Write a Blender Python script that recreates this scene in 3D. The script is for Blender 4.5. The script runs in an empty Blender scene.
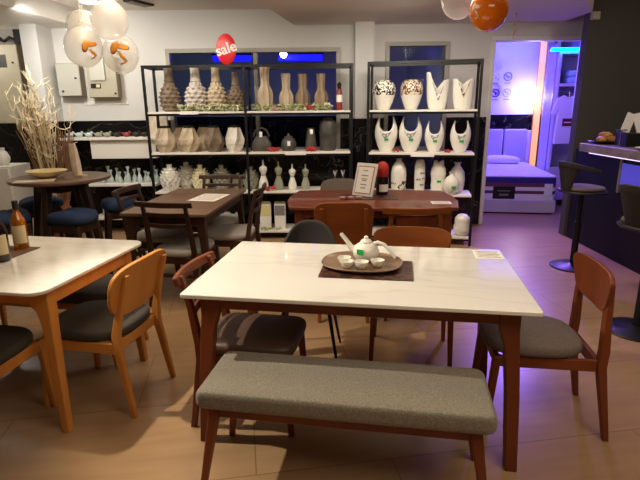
import bpy, bmesh, math, random
from mathutils import Matrix, Vector, Quaternion
R = math.radians
PI = math.pi
rnd = random.Random(7)
scene = bpy.context.scene
COL = scene.collection

# ------------------------------------------------------------------ materials
def srgb(r, g, b):
    f = lambda c: ((c/255)/12.92 if c/255 <= 0.04045 else (((c/255)+0.055)/1.055)**2.4)
    return (f(r), f(g), f(b), 1)

def mat(name, col, rough=0.5, metal=0.0, spec=0.5, coat=0.0, trans=0.0, ior=1.45, emit=None, estr=0.0,
        noise=None, bump=None, alpha=1.0, sheen=0.0):
    """noise = (colour2, scale, stretch(x,y,z), detail); bump = (scale, strength)"""
    m = bpy.data.materials.new(name)
    m.use_nodes = True
    nt = m.node_tree
    b = nt.nodes['Principled BSDF']
    c = col if len(col) == 4 else (*col, 1)
    b.inputs['Base Color'].default_value = c
    b.inputs['Roughness'].default_value = rough
    b.inputs['Metallic'].default_value = metal
    b.inputs['Specular IOR Level'].default_value = spec
    b.inputs['Coat Weight'].default_value = coat
    b.inputs['Transmission Weight'].default_value = trans
    b.inputs['IOR'].default_value = ior
    b.inputs['Alpha'].default_value = alpha
    b.inputs['Sheen Weight'].default_value = sheen
    if emit:
        b.inputs['Emission Color'].default_value = emit if len(emit) == 4 else (*emit, 1)
        b.inputs['Emission Strength'].default_value = estr
    tc = nt.nodes.new('ShaderNodeTexCoord')
    if noise:
        c2, sc, st, det = noise
        mp = nt.nodes.new('ShaderNodeMapping')
        mp.inputs['Scale'].default_value = st
        nt.links.new(tc.outputs['Object'], mp.inputs['Vector'])
        n = nt.nodes.new('ShaderNodeTexNoise')
        n.inputs['Scale'].default_value = sc
        n.inputs['Detail'].default_value = det
        nt.links.new(mp.outputs['Vector'], n.inputs['Vector'])
        cr = nt.nodes.new('ShaderNodeValToRGB')
        cr.color_ramp.elements[0].position = 0.35
        cr.color_ramp.elements[1].position = 0.65
        cr.color_ramp.elements[0].color = c
        cr.color_ramp.elements[1].color = c2 if len(c2) == 4 else (*c2, 1)
        nt.links.new(n.outputs['Fac'], cr.inputs['Fac'])
        nt.links.new(cr.outputs['Color'], b.inputs['Base Color'])
    if bump:
        n2 = nt.nodes.new('ShaderNodeTexNoise')
        n2.inputs['Scale'].default_value = bump[0]
        nt.links.new(tc.outputs['Object'], n2.inputs['Vector'])
        bp = nt.nodes.new('ShaderNodeBump')
        bp.inputs['Strength'].default_value = bump[1]
        bp.inputs['Distance'].default_value = 0.01
        nt.links.new(n2.outputs['Fac'], bp.inputs['Height'])
        nt.links.new(bp.outputs['Normal'], b.inputs['Normal'])
    return m

def marble(name, base, vein, scale, width, rough, coat=0.0, mapscale=(1, 1, 1)):
    m = mat(name, base, rough, coat=coat)
    nt = m.node_tree
    b = nt.nodes['Principled BSDF']
    tc = nt.nodes.new('ShaderNodeTexCoord')
    mp = nt.nodes.new('ShaderNodeMapping')
    mp.inputs['Scale'].default_value = mapscale
    nt.links.new(tc.outputs['Object'], mp.inputs['Vector'])
    n = nt.nodes.new('ShaderNodeTexNoise')
    n.inputs['Scale'].default_value = scale
    n.inputs['Detail'].default_value = 5
    n.inputs['Distortion'].default_value = 0.6
    nt.links.new(mp.outputs['Vector'], n.inputs['Vector'])
    cr = nt.nodes.new('ShaderNodeValToRGB')
    e = cr.color_ramp.elements
    e[0].position = 0.5-width; e[0].color = base
    e[1].position = 0.5+width; e[1].color = base
    mid = cr.color_ramp.elements.new(0.5); mid.color = vein
    nt.links.new(n.outputs['Fac'], cr.inputs['Fac'])
    nt.links.new(cr.outputs['Color'], b.inputs['Base Color'])
    return m

def tiles(name, c1, c2, grout, bw, bh, rough, offset=0.0, mortar=0.004, rot=0.0, noise_scale=3, stretch=(1, 8, 1), coat=0.0):
    m = mat(name, c1, rough, coat=coat)
    nt = m.node_tree
    b = nt.nodes['Principled BSDF']
    tc = nt.nodes.new('ShaderNodeTexCoord')
    mp = nt.nodes.new('ShaderNodeMapping')
    mp.inputs['Rotation'].default_value = (0, 0, rot)
    nt.links.new(tc.outputs['Object'], mp.inputs['Vector'])
    br = nt.nodes.new('ShaderNodeTexBrick')
    br.offset = offset
    br.inputs['Scale'].default_value = 1
    br.inputs['Brick Width'].default_value = bw
    br.inputs['Row Height'].default_value = bh
    br.inputs['Mortar Size'].default_value = mortar
    br.inputs['Mortar Smooth'].default_value = 0.3
    br.inputs['Color1'].default_value = (1, 1, 1, 1)
    br.inputs['Color2'].default_value = (0.9, 0.9, 0.9, 1)
    br.inputs['Mortar'].default_value = grout
    nt.links.new(mp.outputs['Vector'], br.inputs['Vector'])
    mp2 = nt.nodes.new('ShaderNodeMapping')
    mp2.inputs['Scale'].default_value = stretch
    nt.links.new(mp.outputs['Vector'], mp2.inputs['Vector'])
    n = nt.nodes.new('ShaderNodeTexNoise')
    n.inputs['Scale'].default_value = noise_scale
    n.inputs['Detail'].default_value = 4
    nt.links.new(mp2.outputs['Vector'], n.inputs['Vector'])
    mx = nt.nodes.new('ShaderNodeMix'); mx.data_type = 'RGBA'
    mx.inputs[6].default_value = c1; mx.inputs[7].default_value = c2
    nt.links.new(n.outputs['Fac'], mx.inputs[0])
    mu = nt.nodes.new('ShaderNodeMix'); mu.data_type = 'RGBA'; mu.blend_type = 'MULTIPLY'
    mu.inputs[0].default_value = 1
    nt.links.new(mx.outputs[2], mu.inputs[6])
    nt.links.new(br.outputs['Color'], mu.inputs[7])
    nt.links.new(mu.outputs[2], b.inputs['Base Color'])
    return m

def mosaic(name, c1, c2, scale, thr=0.5):
    m = mat(name, c1, 0.35)
    nt = m.node_tree; b = nt.nodes['Principled BSDF']
    tc = nt.nodes.new('ShaderNodeTexCoord')
    v = nt.nodes.new('ShaderNodeTexVoronoi'); v.inputs['Scale'].default_value = scale
    nt.links.new(tc.outputs['Object'], v.inputs['Vector'])
    sp = nt.nodes.new('ShaderNodeSeparateColor'); nt.links.new(v.outputs['Color'], sp.inputs['Color'])
    cr = nt.nodes.new('ShaderNodeValToRGB'); cr.color_ramp.interpolation = 'CONSTANT'
    cr.color_ramp.elements[0].color = c1; cr.color_ramp.elements[1].position = thr; cr.color_ramp.elements[1].color = c2
    nt.links.new(sp.outputs[0], cr.inputs['Fac']); nt.links.new(cr.outputs['Color'], b.inputs['Base Color'])
    return m

M = {}
M['floor'] = tiles('floor_tiles', srgb(150, 116, 82), srgb(182, 148, 110), (0.62, 0.58, 0.54, 1), 1.2, 0.6, 0.3, 0.5, 0.004, R(-9), 2.2, (1, 7, 1))
M['wall'] = mat('wall_paint', srgb(212, 210, 204), 0.75, bump=(60, 0.03))
M['ceil'] = mat('ceiling_paint', srgb(226, 216, 206), 0.8)
M['soffit'] = mat('soffit_paint', srgb(230, 226, 218), 0.8)
M['darkwall'] = mat('dark_paint', srgb(74, 71, 66), 0.7, bump=(40, 0.04))
M['blackmarble'] = marble('black_marble_tile', srgb(15, 14, 17), srgb(96, 94, 92), 3.2, 0.008, 0.2)
M['frame_alu'] = mat('window_frame_grey', srgb(168, 163, 152), 0.45)
M['glass'] = mat('window_glass', (0.85, 0.9, 1.0), 0.02, trans=1.0, ior=1.1)
M['white_trim'] = mat('white_trim', srgb(226, 222, 218), 0.4)
M['walnut'] = mat('walnut_wood', srgb(124, 62, 32), 0.42, spec=0.35, noise=(srgb(102, 47, 22), 5, (1, 1, 0.12), 4), coat=0.05)
M['red_wood'] = mat('reddish_wood', srgb(126, 62, 36), 0.35, noise=(srgb(106, 48, 28), 4, (0.3, 2.5, 1), 4), coat=0.2)
M['brown_wood'] = mat('warm_brown_wood', srgb(152, 84, 38), 0.42, spec=0.35, noise=(srgb(130, 68, 29), 5, (0.3, 1, 1.5), 4), coat=0.05)
M['oak'] = mat('light_oak', srgb(208, 142, 68), 0.45, spec=0.4, noise=(srgb(190, 124, 56), 6, (1, 1, 0.12), 4), coat=0.05)
M['dark_wood'] = mat('dark_brown_wood', srgb(66, 42, 30), 0.42, noise=(srgb(52, 32, 23), 5, (1, 1, 0.15), 4), coat=0.1)
M['dark_top'] = mat('dark_brown_top', srgb(116, 88, 70), 0.38, noise=(srgb(102, 76, 60), 4, (2, 0.3, 1), 4), coat=0.1)
M['marble'] = marble('cream_marble_top', srgb(224, 221, 212), srgb(216, 211, 200), 1.3, 0.02, 0.12, 0.4, (0.5, 1.8, 1))
M['grey_fabric'] = mat('grey_weave_fabric', srgb(136, 128, 112), 0.95, noise=(srgb(110, 103, 90), 160, (1, 1, 1), 3), bump=(220, 0.35), sheen=0.2)
M['olive_fabric'] = mat('warm_grey_fabric', srgb(118, 106, 98), 0.95, noise=(srgb(100, 90, 83), 140, (1, 1, 1), 3), bump=(200, 0.3))
M['chair_fabric'] = mat('cool_grey_fabric', srgb(168, 162, 154), 0.95, noise=(srgb(148, 142, 136), 140, (1, 1, 1), 3), bump=(200, 0.3))
M['dark_fabric'] = mat('charcoal_fabric', srgb(66, 60, 54), 0.85, noise=(srgb(54, 50, 45), 150, (1, 1, 1), 2), bump=(200, 0.2))
M['brown_leather'] = mat('brown_vinyl', srgb(88, 66, 54), 0.45, bump=(120, 0.08))
M['blue_fabric'] = mat('blue_fabric', srgb(46, 66, 100), 0.9, noise=(srgb(38, 56, 86), 120, (1, 1, 1), 2), bump=(200, 0.25))
M['taupe_fabric'] = mat('taupe_fabric', srgb(104, 92, 82), 0.95, bump=(200, 0.2))
M['shell'] = mat('dark_grey_shell', srgb(54, 50, 48), 0.75, bump=(160, 0.12))
M['black_metal'] = mat('black_metal', srgb(20, 19, 20), 0.42, spec=0.4)
M['white_board'] = mat('white_board', srgb(232, 226, 214), 0.4)
M['ceramic'] = mat('white_ceramic', srgb(232, 228, 216), 0.28, coat=0.25)
M['matte_white'] = mat('matte_white_ceramic', srgb(222, 214, 198), 0.6)
M['ceramic_brown'] = mat('taupe_stoneware', srgb(132, 112, 90), 0.6, noise=(srgb(108, 92, 74), 14, (1, 1, 1), 3))
M['ceramic_tan'] = mat('tan_stoneware', srgb(198, 180, 152), 0.6, noise=(srgb(180, 160, 130), 10, (1, 1, 1), 3))
M['ceramic_grey'] = mat('pale_grey_stoneware', srgb(206, 196, 184), 0.6, noise=(srgb(178, 166, 156), 12, (1, 1, 1), 3))
M['ceramic_wash'] = mat('brown_washed_wood', srgb(158, 136, 106), 0.65, noise=(srgb(112, 92, 70), 9, (2, 2, 0.3), 3))
M['ceramic_cream'] = mat('cream_ceramic', srgb(228, 218, 180), 0.45)
M['ceramic_sage'] = mat('sage_ceramic', srgb(150, 150, 130), 0.5)
M['charcoal_ceramic'] = mat('charcoal_ceramic', srgb(84, 78, 72), 0.5, noise=(srgb(66, 61, 57), 12, (1, 1, 1), 3))
M['dark_rim'] = mat('dark_rim', srgb(34, 29, 27), 0.5)
M['mosaic_black'] = mosaic('black_white_mosaic', srgb(235, 228, 214), srgb(34, 28, 26), 75, 0.5)
M['mosaic_brown'] = mosaic('brown_white_mosaic', srgb(224, 212, 190), srgb(104, 66, 44), 75, 0.45)
M['mosaic_grey'] = mosaic('grey_white_mosaic', srgb(226, 222, 214), srgb(138, 140, 140), 60, 0.5)
M['spots'] = mosaic('pebble_print', srgb(232, 226, 214), srgb(40, 34, 30), 45, 0.62)
M['green_sticker'] = mat('green_sticker', srgb(20, 168, 72), 0.5)
M['white_paper'] = mat('white_paper', srgb(238, 234, 226), 0.7)
M['ink'] = mat('grey_ink', srgb(128, 122, 120), 0.7)
M['frame_paint'] = mat('sign_border', srgb(158, 96, 88), 0.6)
M['leaf'] = mat('ivy_green', srgb(116, 138, 66), 0.6, noise=(srgb(200, 200, 150), 30, (1, 1, 1), 2))
M['leaf_pale'] = mat('ivy_pale', srgb(214, 208, 176), 0.6)
M['red'] = mat('flower_red', srgb(176, 44, 40), 0.6)
M['flask_red'] = mat('dark_red_glaze', srgb(140, 50, 44), 0.4)
M['sale_red'] = mat('sign_red', srgb(214, 32, 34), 0.4)
M['pink'] = mat('dusty_pink', srgb(190, 140, 126), 0.6)
M['yellow_box'] = mat('pale_yellow_print', srgb(226, 216, 150), 0.5)
M['clear_glass'] = mat('clear_glassware', (0.82, 0.92, 0.88), 0.08, trans=0.45, ior=1.35)
M['chrome'] = mat('chrome', srgb(200, 200, 205), 0.15, metal=1.0)
M['balloon_clear'] = mat('pearl_balloon', srgb(240, 236, 228), 0.08, alpha=0.4, spec=0.8, coat=0.8)
M['balloon_clear2'] = mat('clear_balloon', srgb(236, 228, 226), 0.08, alpha=0.13, spec=0.8, coat=0.6)
M['balloon_orange'] = mat('orange_balloon', srgb(240, 122, 12), 0.12, coat=0.6)
M['orange_print'] = mat('orange_print', srgb(236, 156, 56), 0.5)
M['white_print'] = mat('white_print', srgb(244, 214, 178), 0.5)
M['ribbon'] = mat('pink_ribbon', srgb(206, 140, 120), 0.4)
M['elec'] = mat('enclosure_grey', srgb(190, 188, 174), 0.5)
M['elec2'] = mat('enclosure_greige', srgb(178, 170, 146), 0.5)
M['elec_dark'] = mat('enclosure_side', srgb(136, 124, 100), 0.5)
M['black'] = mat('black_plastic', srgb(16, 15, 16), 0.45)
M['twig'] = mat('pale_twig', srgb(226, 208, 168), 0.8)
M['twig_dark'] = mat('brown_twig', srgb(150, 116, 78), 0.8)
M['reed'] = mat('rust_reed', srgb(146, 106, 78), 0.8)
M['terracotta'] = mat('terracotta', srgb(158, 98, 62), 0.7)
M['bowl'] = mat('cream_bowl', srgb(226, 206, 150), 0.4)
M['kraft'] = mat('floral_paper', srgb(230, 218, 196), 0.7, noise=(srgb(214, 190, 166), 22, (1, 1, 0.6), 3))
M['amber'] = mat('amber_glass', srgb(206, 124, 26), 0.08, trans=0.6, coat=0.6)
M['bottle_dark'] = mat('dark_bottle_glass', srgb(30, 18, 16), 0.1, coat=0.6)
M['label_cream'] = mat('cream_label', srgb(218, 200, 158), 0.6)
M['runner'] = mat('woven_runner', srgb(116, 84, 60), 0.9, noise=(srgb(92, 64, 46), 60, (1, 3, 1), 2))
M['runner_dark'] = mosaic('dark_woven_mat', srgb(52, 30, 26), srgb(92, 58, 46), 34, 0.55)
M['tray'] = mat('brown_tray', srgb(138, 112, 86), 0.35, noise=(srgb(122, 96, 72), 6, (0.5, 2, 1), 3), coat=0.2)
M['slab'] = mat('bar_stone', srgb(150, 136, 136), 0.4, noise=(srgb(128, 114, 116), 8, (1, 1, 1), 4))
M['bartile'] = tiles('bar_black_tile', srgb(11, 10, 13), srgb(17, 16, 20), (3.4, 3.4, 3.8, 1), 0.16, 0.08, 0.5, 0.0, 0.004, 0, 4, (1, 1, 1))
M['bartile'].node_tree.nodes['Principled BSDF'].inputs['Specular IOR Level'].default_value = 0.15
M['stool_shell'] = mat('stool_dark_shell', srgb(42, 37, 36), 0.5)
M['bread'] = mat('bread_crust', srgb(212, 164, 98), 0.6, noise=(srgb(176, 118, 60), 14, (1, 1, 1), 2))
M['bed_fabric'] = mat('bed_upholstery', srgb(196, 186, 200), 0.8, bump=(140, 0.1))
M['bed_white'] = mat('mattress_white', srgb(232, 228, 236), 0.8)
M['bed_blue'] = mat('mattress_blue_border', srgb(44, 36, 130), 0.7)
M['bed_maroon'] = mat('mattress_maroon_band', srgb(108, 56, 84), 0.7)
M['wardrobe'] = mat('wardrobe_laminate', srgb(206, 200, 210), 0.45)
M['wardrobe_side'] = mat('wardrobe_side_panel', srgb(150, 136, 148), 0.5)
M['cloth_blue'] = mat('pale_blue_cloth', srgb(170, 196, 226), 0.9)
M['tee'] = mat('white_cotton', srgb(230, 226, 232), 0.9, bump=(30, 0.2))
M['tee_print'] = mat('dark_red_print', srgb(92, 24, 46), 0.8)
M['bedwall'] = mat('bedroom_paint', srgb(214, 210, 224), 0.75)
M['led_cyan'] = mat('cyan_led', (0.02, 0.35, 1), 0.4, emit=(0.0, 0.42, 1.0), estr=7)
M['led_blue'] = mat('blue_led', (0.02, 0.02, 0.6), 0.4, emit=(0.008, 0.01, 1.0), estr=0.9)
M['warm_glow'] = mat('painted_warm_glow', srgb(240, 190, 120), 0.4, emit=(1.0, 0.42, 0.08), estr=0.62)  # emission imitates warm light falling on a wall edge
M['lamp'] = mat('lamp_diffuser', (1, 0.95, 0.85), 0.4, emit=(1.0, 0.9, 0.74), estr=9)
M['led_bar'] = mat('bar_strip_light', (0.9, 0.8, 1), 0.4, emit=(0.85, 0.7, 1.0), estr=0.9)
M['blue_screen'] = mat('blue_display', (0.05, 0.05, 0.5), 0.3, emit=(0.13, 0.1, 0.75), estr=0.3)

# ------------------------------------------------------------------ mesh building
class MB:
    def __init__(s): s.bm = bmesh.new()
    def _add(s, vs, fs):
        v = [s.bm.verts.new(p) for p in vs]
        for f in fs:
            try: s.bm.faces.new([v[i] for i in f])
            except ValueError: pass
        return s
    def box(s, c, d, rot=None):
        hx, hy, hz = d[0]/2, d[1]/2, d[2]/2
        P = [Vector((x*hx, y*hy, z*hz)) for z in (-1, 1) for y in (-1, 1) for x in (-1, 1)]
        if rot is not None: P = [rot @ p for p in P]
        P = [p+Vector(c) for p in P]
        return s._add(P, [(0, 2, 3, 1), (4, 5, 7, 6), (0, 1, 5, 4), (2, 6, 7, 3), (0, 4, 6, 2), (1, 3, 7, 5)])
    def bb(s, x0, x1, y0, y1, z0, z1):
        return s.box(((x0+x1)/2, (y0+y1)/2, (z0+z1)/2), (abs(x1-x0), abs(y1-y0), abs(z1-z0)))
    def sweep(s, secs):
        """secs: list of (centre, size_u, size_v, u, v): rectangular section loft"""
        n = len(secs); P = []; F = []
        for c, a, b, u, v in secs:
            c = Vector(c); u = Vector(u); v = Vector(v)
            P += [c-u*a/2-v*b/2, c+u*a/2-v*b/2, c+u*a/2+v*b/2, c-u*a/2+v*b/2]
        for i in range(n-1):
            o = 4*i
            for k in range(4): F.append((o+k, o+(k+1) % 4, o+4+(k+1) % 4, o+4+k))
        F += [(3, 2, 1, 0), (4*n-4, 4*n-3, 4*n-2, 4*n-1)]
        return s._add(P, F)
    def post(s, pts, sizes, u=(1, 0, 0), v=(0, 1, 0)):
        return s.sweep([(p, z[0], z[1], u, v) for p, z in zip(pts, sizes)])
    def tube(s, pts, rad, n=10):
        pts = [Vector(p) for p in pts]
        if not isinstance(rad, (list, tuple)): rad = [rad]*len(pts)
        P = []; F = []; prev = None
        for i, p in enumerate(pts):
            t = (pts[min(i+1, len(pts)-1)]-pts[max(i-1, 0)]).normalized()
            if prev is None:
                a = Vector((0, 0, 1)) if abs(t.z) < 0.9 else Vector((1, 0, 0))
                u = t.cross(a).normalized()
            else:
                u = (prev-t*prev.dot(t)).normalized()
            prev = u; w = t.cross(u)
            for k in range(n):
                an = 2*PI*k/n
                P.append(p+(u*math.cos(an)+w*math.sin(an))*rad[i])
        for i in range(len(pts)-1):
            for k in range(n):
                F.append((i*n+k, i*n+(k+1) % n, (i+1)*n+(k+1) % n, (i+1)*n+k))
        F += [tuple(range(n-1, -1, -1)), tuple(range((len(pts)-1)*n, len(pts)*n))]
        return s._add(P, F)
    def lathe(s, prof, n=24, c=(0, 0, 0), fn=None, cap=True, sx=1, sy=1, zf=None):
        """prof: [(r,z)] bottom to top; fn(theta,i,r)->r ; zf(theta,i,z)->z"""
        P = []; F = []; m = len(prof)
        for i, (r, z) in enumerate(prof):
            for k in range(n):
                th = 2*PI*k/n
                rr = fn(th, i, r) if fn else r
                zz = zf(th, i, z) if zf else z
                P.append((c[0]+rr*math.cos(th)*sx, c[1]+rr*math.sin(th)*sy, c[2]+zz))
        for i in range(m-1):
            for k in range(n):
                F.append((i*n+k, i*n+(k+1) % n, (i+1)*n+(k+1) % n, (i+1)*n+k))
        if cap:
            F.append(tuple(range(n-1, -1, -1)))
            if cap != 'bottom': F.append(tuple(range((m-1)*n, m*n)))
        return s._add(P, F)
    def loops(s, L, closed_caps=True):
        n = len(L[0]); P = [p for l in L for p in l]; F = []
        for i in range(len(L)-1):
            for k in range(n):
                F.append((i*n+k, i*n+(k+1) % n, (i+1)*n+(k+1) % n, (i+1)*n+k))
        if closed_caps:
            F += [tuple(range(n-1, -1, -1)), tuple(range((len(L)-1)*n, len(L)*n))]
        return s._add(P, F)
    def prism(s, outline, z0, z1, X=None):
        f = (lambda p: X @ Vector(p)) if X is not None else Vector
        return s.loops([[f((x, y, z0)) for x, y in outline], [f((x, y, z1)) for x, y in outline]])
    def grid(s, fn, nu, nv):
        P = [fn(i/nu, j/nv) for j in range(nv+1) for i in range(nu+1)]
        F = [(j*(nu+1)+i, j*(nu+1)+i+1, (j+1)*(nu+1)+i+1, (j+1)*(nu+1)+i) for j in range(nv) for i in range(nu)]
        return s._add(P, F)
    def ball(s, c, r, n=16, sc=(1, 1, 1)):
        pr = [(max(1e-4, math.sin(PI*i/n)), -math.cos(PI*i/n)) for i in range(n+1)]
        P = []; m = n+1; F = []
        for a, z in pr:
            for k in range(n):
                th = 2*PI*k/n
                P.append((c[0]+r*sc[0]*a*math.cos(th), c[1]+r*sc[1]*a*math.sin(th), c[2]+r*sc[2]*z))
        for i in range(m-1):
            for k in range(n): F.append((i*n+k, i*n+(k+1) % n, (i+1)*n+(k+1) % n, (i+1)*n+k))
        return s._add(P, F)
    def build(s, name, m, parent=None, bevel=0, seg=2, smooth=40, sub=0, solid=0, label=None, weld=False):
        if weld: bmesh.ops.remove_doubles(s.bm, verts=s.bm.verts, dist=1e-4)
        bmesh.ops.recalc_face_normals(s.bm, faces=s.bm.faces)
        me = bpy.data.meshes.new(name)
        s.bm.to_mesh(me); s.bm.free()
        ms = m if isinstance(m, (list, tuple)) else [m]
        for mm in ms: me.materials.append(mm)
        if smooth:
            for p in me.polygons: p.use_smooth = True
            if smooth < 180: me.set_sharp_from_angle(angle=R(smooth))
        o = bpy.data.objects.new(name, me); COL.objects.link(o)
        if parent is not None: o.parent = parent
        if solid:
            md = o.modifiers.new('thick', 'SOLIDIFY'); md.thickness = solid; md.offset = 0
        if sub:
            md = o.modifiers.new('sub', 'SUBSURF'); md.levels = sub; md.render_levels = sub
        if bevel:
            md = o.modifiers.new('bev', 'BEVEL'); md.width = bevel; md.segments = seg
            md.limit_method = 'ANGLE'; md.angle_limit = R(45)
        if label: o['label'] = label
        return o

def T(name, label, cat, loc=(0, 0, 0), rz=0, group=None):
    o = bpy.data.objects.new(name, None); COL.objects.link(o)
    o.empty_display_size = 0.1
    o.location = loc; o.rotation_euler = (0, 0, rz)
    o['label'] = label; o['category'] = cat
    if group: o['group'] = group
    return o

def tag(o, label, cat, loc=None, rz=0, group=None, kind=None):
    o['label'] = label; o['category'] = cat
    if loc is not None: o.location = loc; o.rotation_euler = (0, 0, rz)
    if group: o['group'] = group
    if kind: o['kind'] = kind
    return o

def struct(o):
    o['kind'] = 'structure'; return o

def dup(root, loc, rz=None, label=None, group=None):
    r = root.copy(); COL.objects.link(r); r.location = loc
    if rz is not None: r.rotation_euler = (0, 0, rz)
    if label: r['label'] = label
    if group: r['group'] = group
    for ch in [c for c in bpy.data.objects if c.parent == root]:
        c = ch.copy(); COL.objects.link(c); c.parent = r
        for g in [g for g in bpy.data.objects if g.parent == ch]:
            d = g.copy(); COL.objects.link(d); d.parent = c
    return r

def rrect(w, d, r, n=6, cx=0, cy=0):
    P = []
    for sx, sy, a0 in ((1, 1, 0), (-1, 1, 90), (-1, -1, 180), (1, -1, 270)):
        for k in range(n+1):
            a = R(a0+90*k/n)
            P.append((cx+sx*(w/2-r)+r*math.cos(a), cy+sy*(d/2-r)+r*math.sin(a)))
    return P

def superell(w, d, e=4, n=36):
    P = []
    for k in range(n):
        a = 2*PI*k/n; c, s_ = math.cos(a), math.sin(a)
        P.append((w/2*math.copysign(abs(c)**(2/e), c), d/2*math.copysign(abs(s_)**(2/e), s_)))
    return P

def cushion(mb, outline, z0, z1, r=0.02, dome=0.012, cx=0, cy=0):
    """upholstered pad: rounded rims and a slightly crowned top"""
    L = []
    def lp(scale, off, z):
        out = []
        for x, y in outline:
            l = math.hypot(x, y) or 1
            out.append(((cx+(x-off*x/l)*scale), (cy+(y-off*y/l)*scale), z))
        return out
    for k in range(5):
        a = PI/2*k/4
        L.append(lp(1, r*(1-math.sin(a)), z0+r*(1-math.cos(a))))
    for k in range(5):
        a = PI/2*k/4
        L.append(lp(1, r*(1-math.cos(a)), z1-dome-r*(1-math.sin(a))))
    for sc in (0.8, 0.55, 0.3, 0.08):
        L.append(lp(sc, r*sc, z1-dome*sc*sc))
    mb.loops(L)
    return mb

def lettering(txt, size, name, m, parent, loc, rot, extrude=0.002, bold=0.0, kind='CENTER'):
    cu = bpy.data.curves.new(name, 'FONT'); cu.body = txt; cu.size = size
    cu.extrude = extrude; cu.offset = bold; cu.align_x = kind; cu.align_y = 'CENTER'
    ob = bpy.data.objects.new(name, cu); COL.objects.link(ob)
    dg = bpy.context.evaluated_depsgraph_get()
    me = bpy.data.meshes.new_from_object(ob.evaluated_get(dg))
    bpy.data.objects.remove(ob, do_unlink=True)
    me.materials.clear(); me.materials.append(m)
    o = bpy.data.objects.new(name, me); COL.objects.link(o)
    o.parent = parent; o.location = loc; o.rotation_euler = rot
    return o

# ------------------------------------------------------------------ camera
cam = bpy.data.cameras.new('camera'); camo = bpy.data.objects.new('camera', cam); COL.objects.link(camo)
cam.sensor_width = 36; cam.lens = 27.74; cam.clip_start = 0.05
camo.matrix_world = Matrix.Translation((0, 0, 1.512)) @ Matrix.Rotation(PI/2-0.2612, 4, 'X') @ Matrix.Rotation(-0.0098, 4, 'Z')
scene.camera = camo

# ------------------------------------------------------------------ the setting
YB = 6.4          # front face of the display wall
def S(name, mb, m, **k): return struct(mb.build(name, m, **k))

fl = S('floor', MB().bb(-6, 6.0, -3.5, 10.2, -0.1, 0), M['floor'], smooth=0)
S('ceiling', MB().bb(-6, 6.0, -3.5, 10.2, 2.66, 2.78), M['ceil'], smooth=0)
# lowered parts of the ceiling: left run with a gently curved edge, right block with a slanted edge
curve = [(-2.95, -3.4), (-2.98, 2.0), (-2.97, 4.0), (-2.93, 5.0), (-2.88, 5.7), (-2.82, YB)]
S('ceiling_left', MB().prism([(-5.9, YB), (-5.9, -3.4)]+curve, 2.47, 2.66), M['soffit'], smooth=0)
S('ceiling_right', MB().prism([(-0.28, YB), (-0.62, 4.75), (2.35, 4.75), (2.93, 5.7), (2.93, YB)], 2.48, 2.66), M['ceil'], smooth=0)

# back wall with two windows and the opening to the bedroom display
W1 = (-1.86, 0.27, 0.98, 2.225); W2 = (0.82, 1.60, 0.98, 2.28); OP = (2.11, 3.31, 0.0, 2.33); DZ = 1.385
def wallpieces(z0, z1):
    mb = MB()
    xs = [-3.3, W1[0], W1[1], W2[0], W2[1], OP[0], OP[1], 4.2]
    for i in range(len(xs)-1):
        hole = {1: W1, 3: W2, 5: OP}.get(i)
        parts = [(z0, z1)]
        if hole:
            parts = [p for p in ((z0, min(z1, hole[2])), (max(z0, hole[3]), z1)) if p[1]-p[0] > 1e-3]
        for a, b in parts:
            mb.bb(xs[i], xs[i+1], YB, YB+0.12, a, b)
    return mb
S('wall_back', wallpieces(DZ, 2.66), M['wall'], smooth=0)
S('wall_back_dado', wallpieces(0, DZ), M['blackmarble'], smooth=0)
S('wall_back_pillar', MB().bb(-3.40, -3.21, 6.05, 6.52, DZ, 2.66), M['wall'], smooth=0)
S('wall_back_pillar_base', MB().bb(-3.40, -3.21, 6.05, 6.52, 0, DZ), M['blackmarble'], smooth=0)
S('wall_alcove', MB().bb(-6, -3.3, 7.5, 7.62, DZ, 2.66), M['wall'], smooth=0)
S('wall_alcove_base', MB().bb(-6, -3.3, 7.5, 7.62, 0, DZ), M['blackmarble'], smooth=0)
S('wall_alcove_side', MB().bb(-3.36, -3.3, 6.52, 7.5, 0, 2.66), M['wall'], smooth=0)
S('wall_column', MB().bb(0.44, 0.66, 6.2, YB, DZ, 2.66), M['wall'], smooth=0)
S('wall_column_base', MB().bb(0.44, 0.66, 6.2, YB, 0, DZ), M['blackmarble'], smooth=0)
S('wall_right', MB().bb(2.93, 6.0, 5.75, 5.87, 0, 2.66), M['darkwall'], smooth=0)
S('wall_right_side', MB().bb(5.9, 6.0, -3.5, 5.75, 0, 2.66), M['darkwall'], smooth=0)
S('wall_left', MB().bb(-6, -5.9, -3.5, 7.5, 0, 2.66), M['wall'], smooth=0)
S('wall_front', MB().bb(-6, 6, -3.6, -3.5, 0, 2.66), M['wall'], smooth=0)

# windows to the back room
def window(n, q, mull):
    x0, x1, z0, z1 = q
    w = 0.05
    f = MB()
    f.bb(x0, x1, YB-0.03, YB+0.09, z1-w, z1).bb(x0, x1, YB-0.03, YB+0.09, z0, z0+w)
    f.bb(x0, x0+w, YB-0.03, YB+0.09, z0+w, z1-w).bb(x1-w, x1, YB-0.03, YB+0.09, z0+w, z1-w)
    for m in mull: f.bb(m-w/2, m+w/2, YB-0.01, YB+0.07, z0+w, z1-w)
    o = S('window_%d' % n, f, M['frame_alu'], bevel=0.004)
    xs = [x0+w]+list(mull)+[x1-w]
    for a, b in zip(xs[:-1], xs[1:]):
        MB().bb(a+(0.025 if a in mull else 0), b-(0.025 if b in mull else 0), YB+0.02, YB+0.028, z0+w, z1-w).build('pane', M['glass'], o, smooth=0)
    return o
window(1, W1, (-0.77,)); window(2, W2, ())

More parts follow.
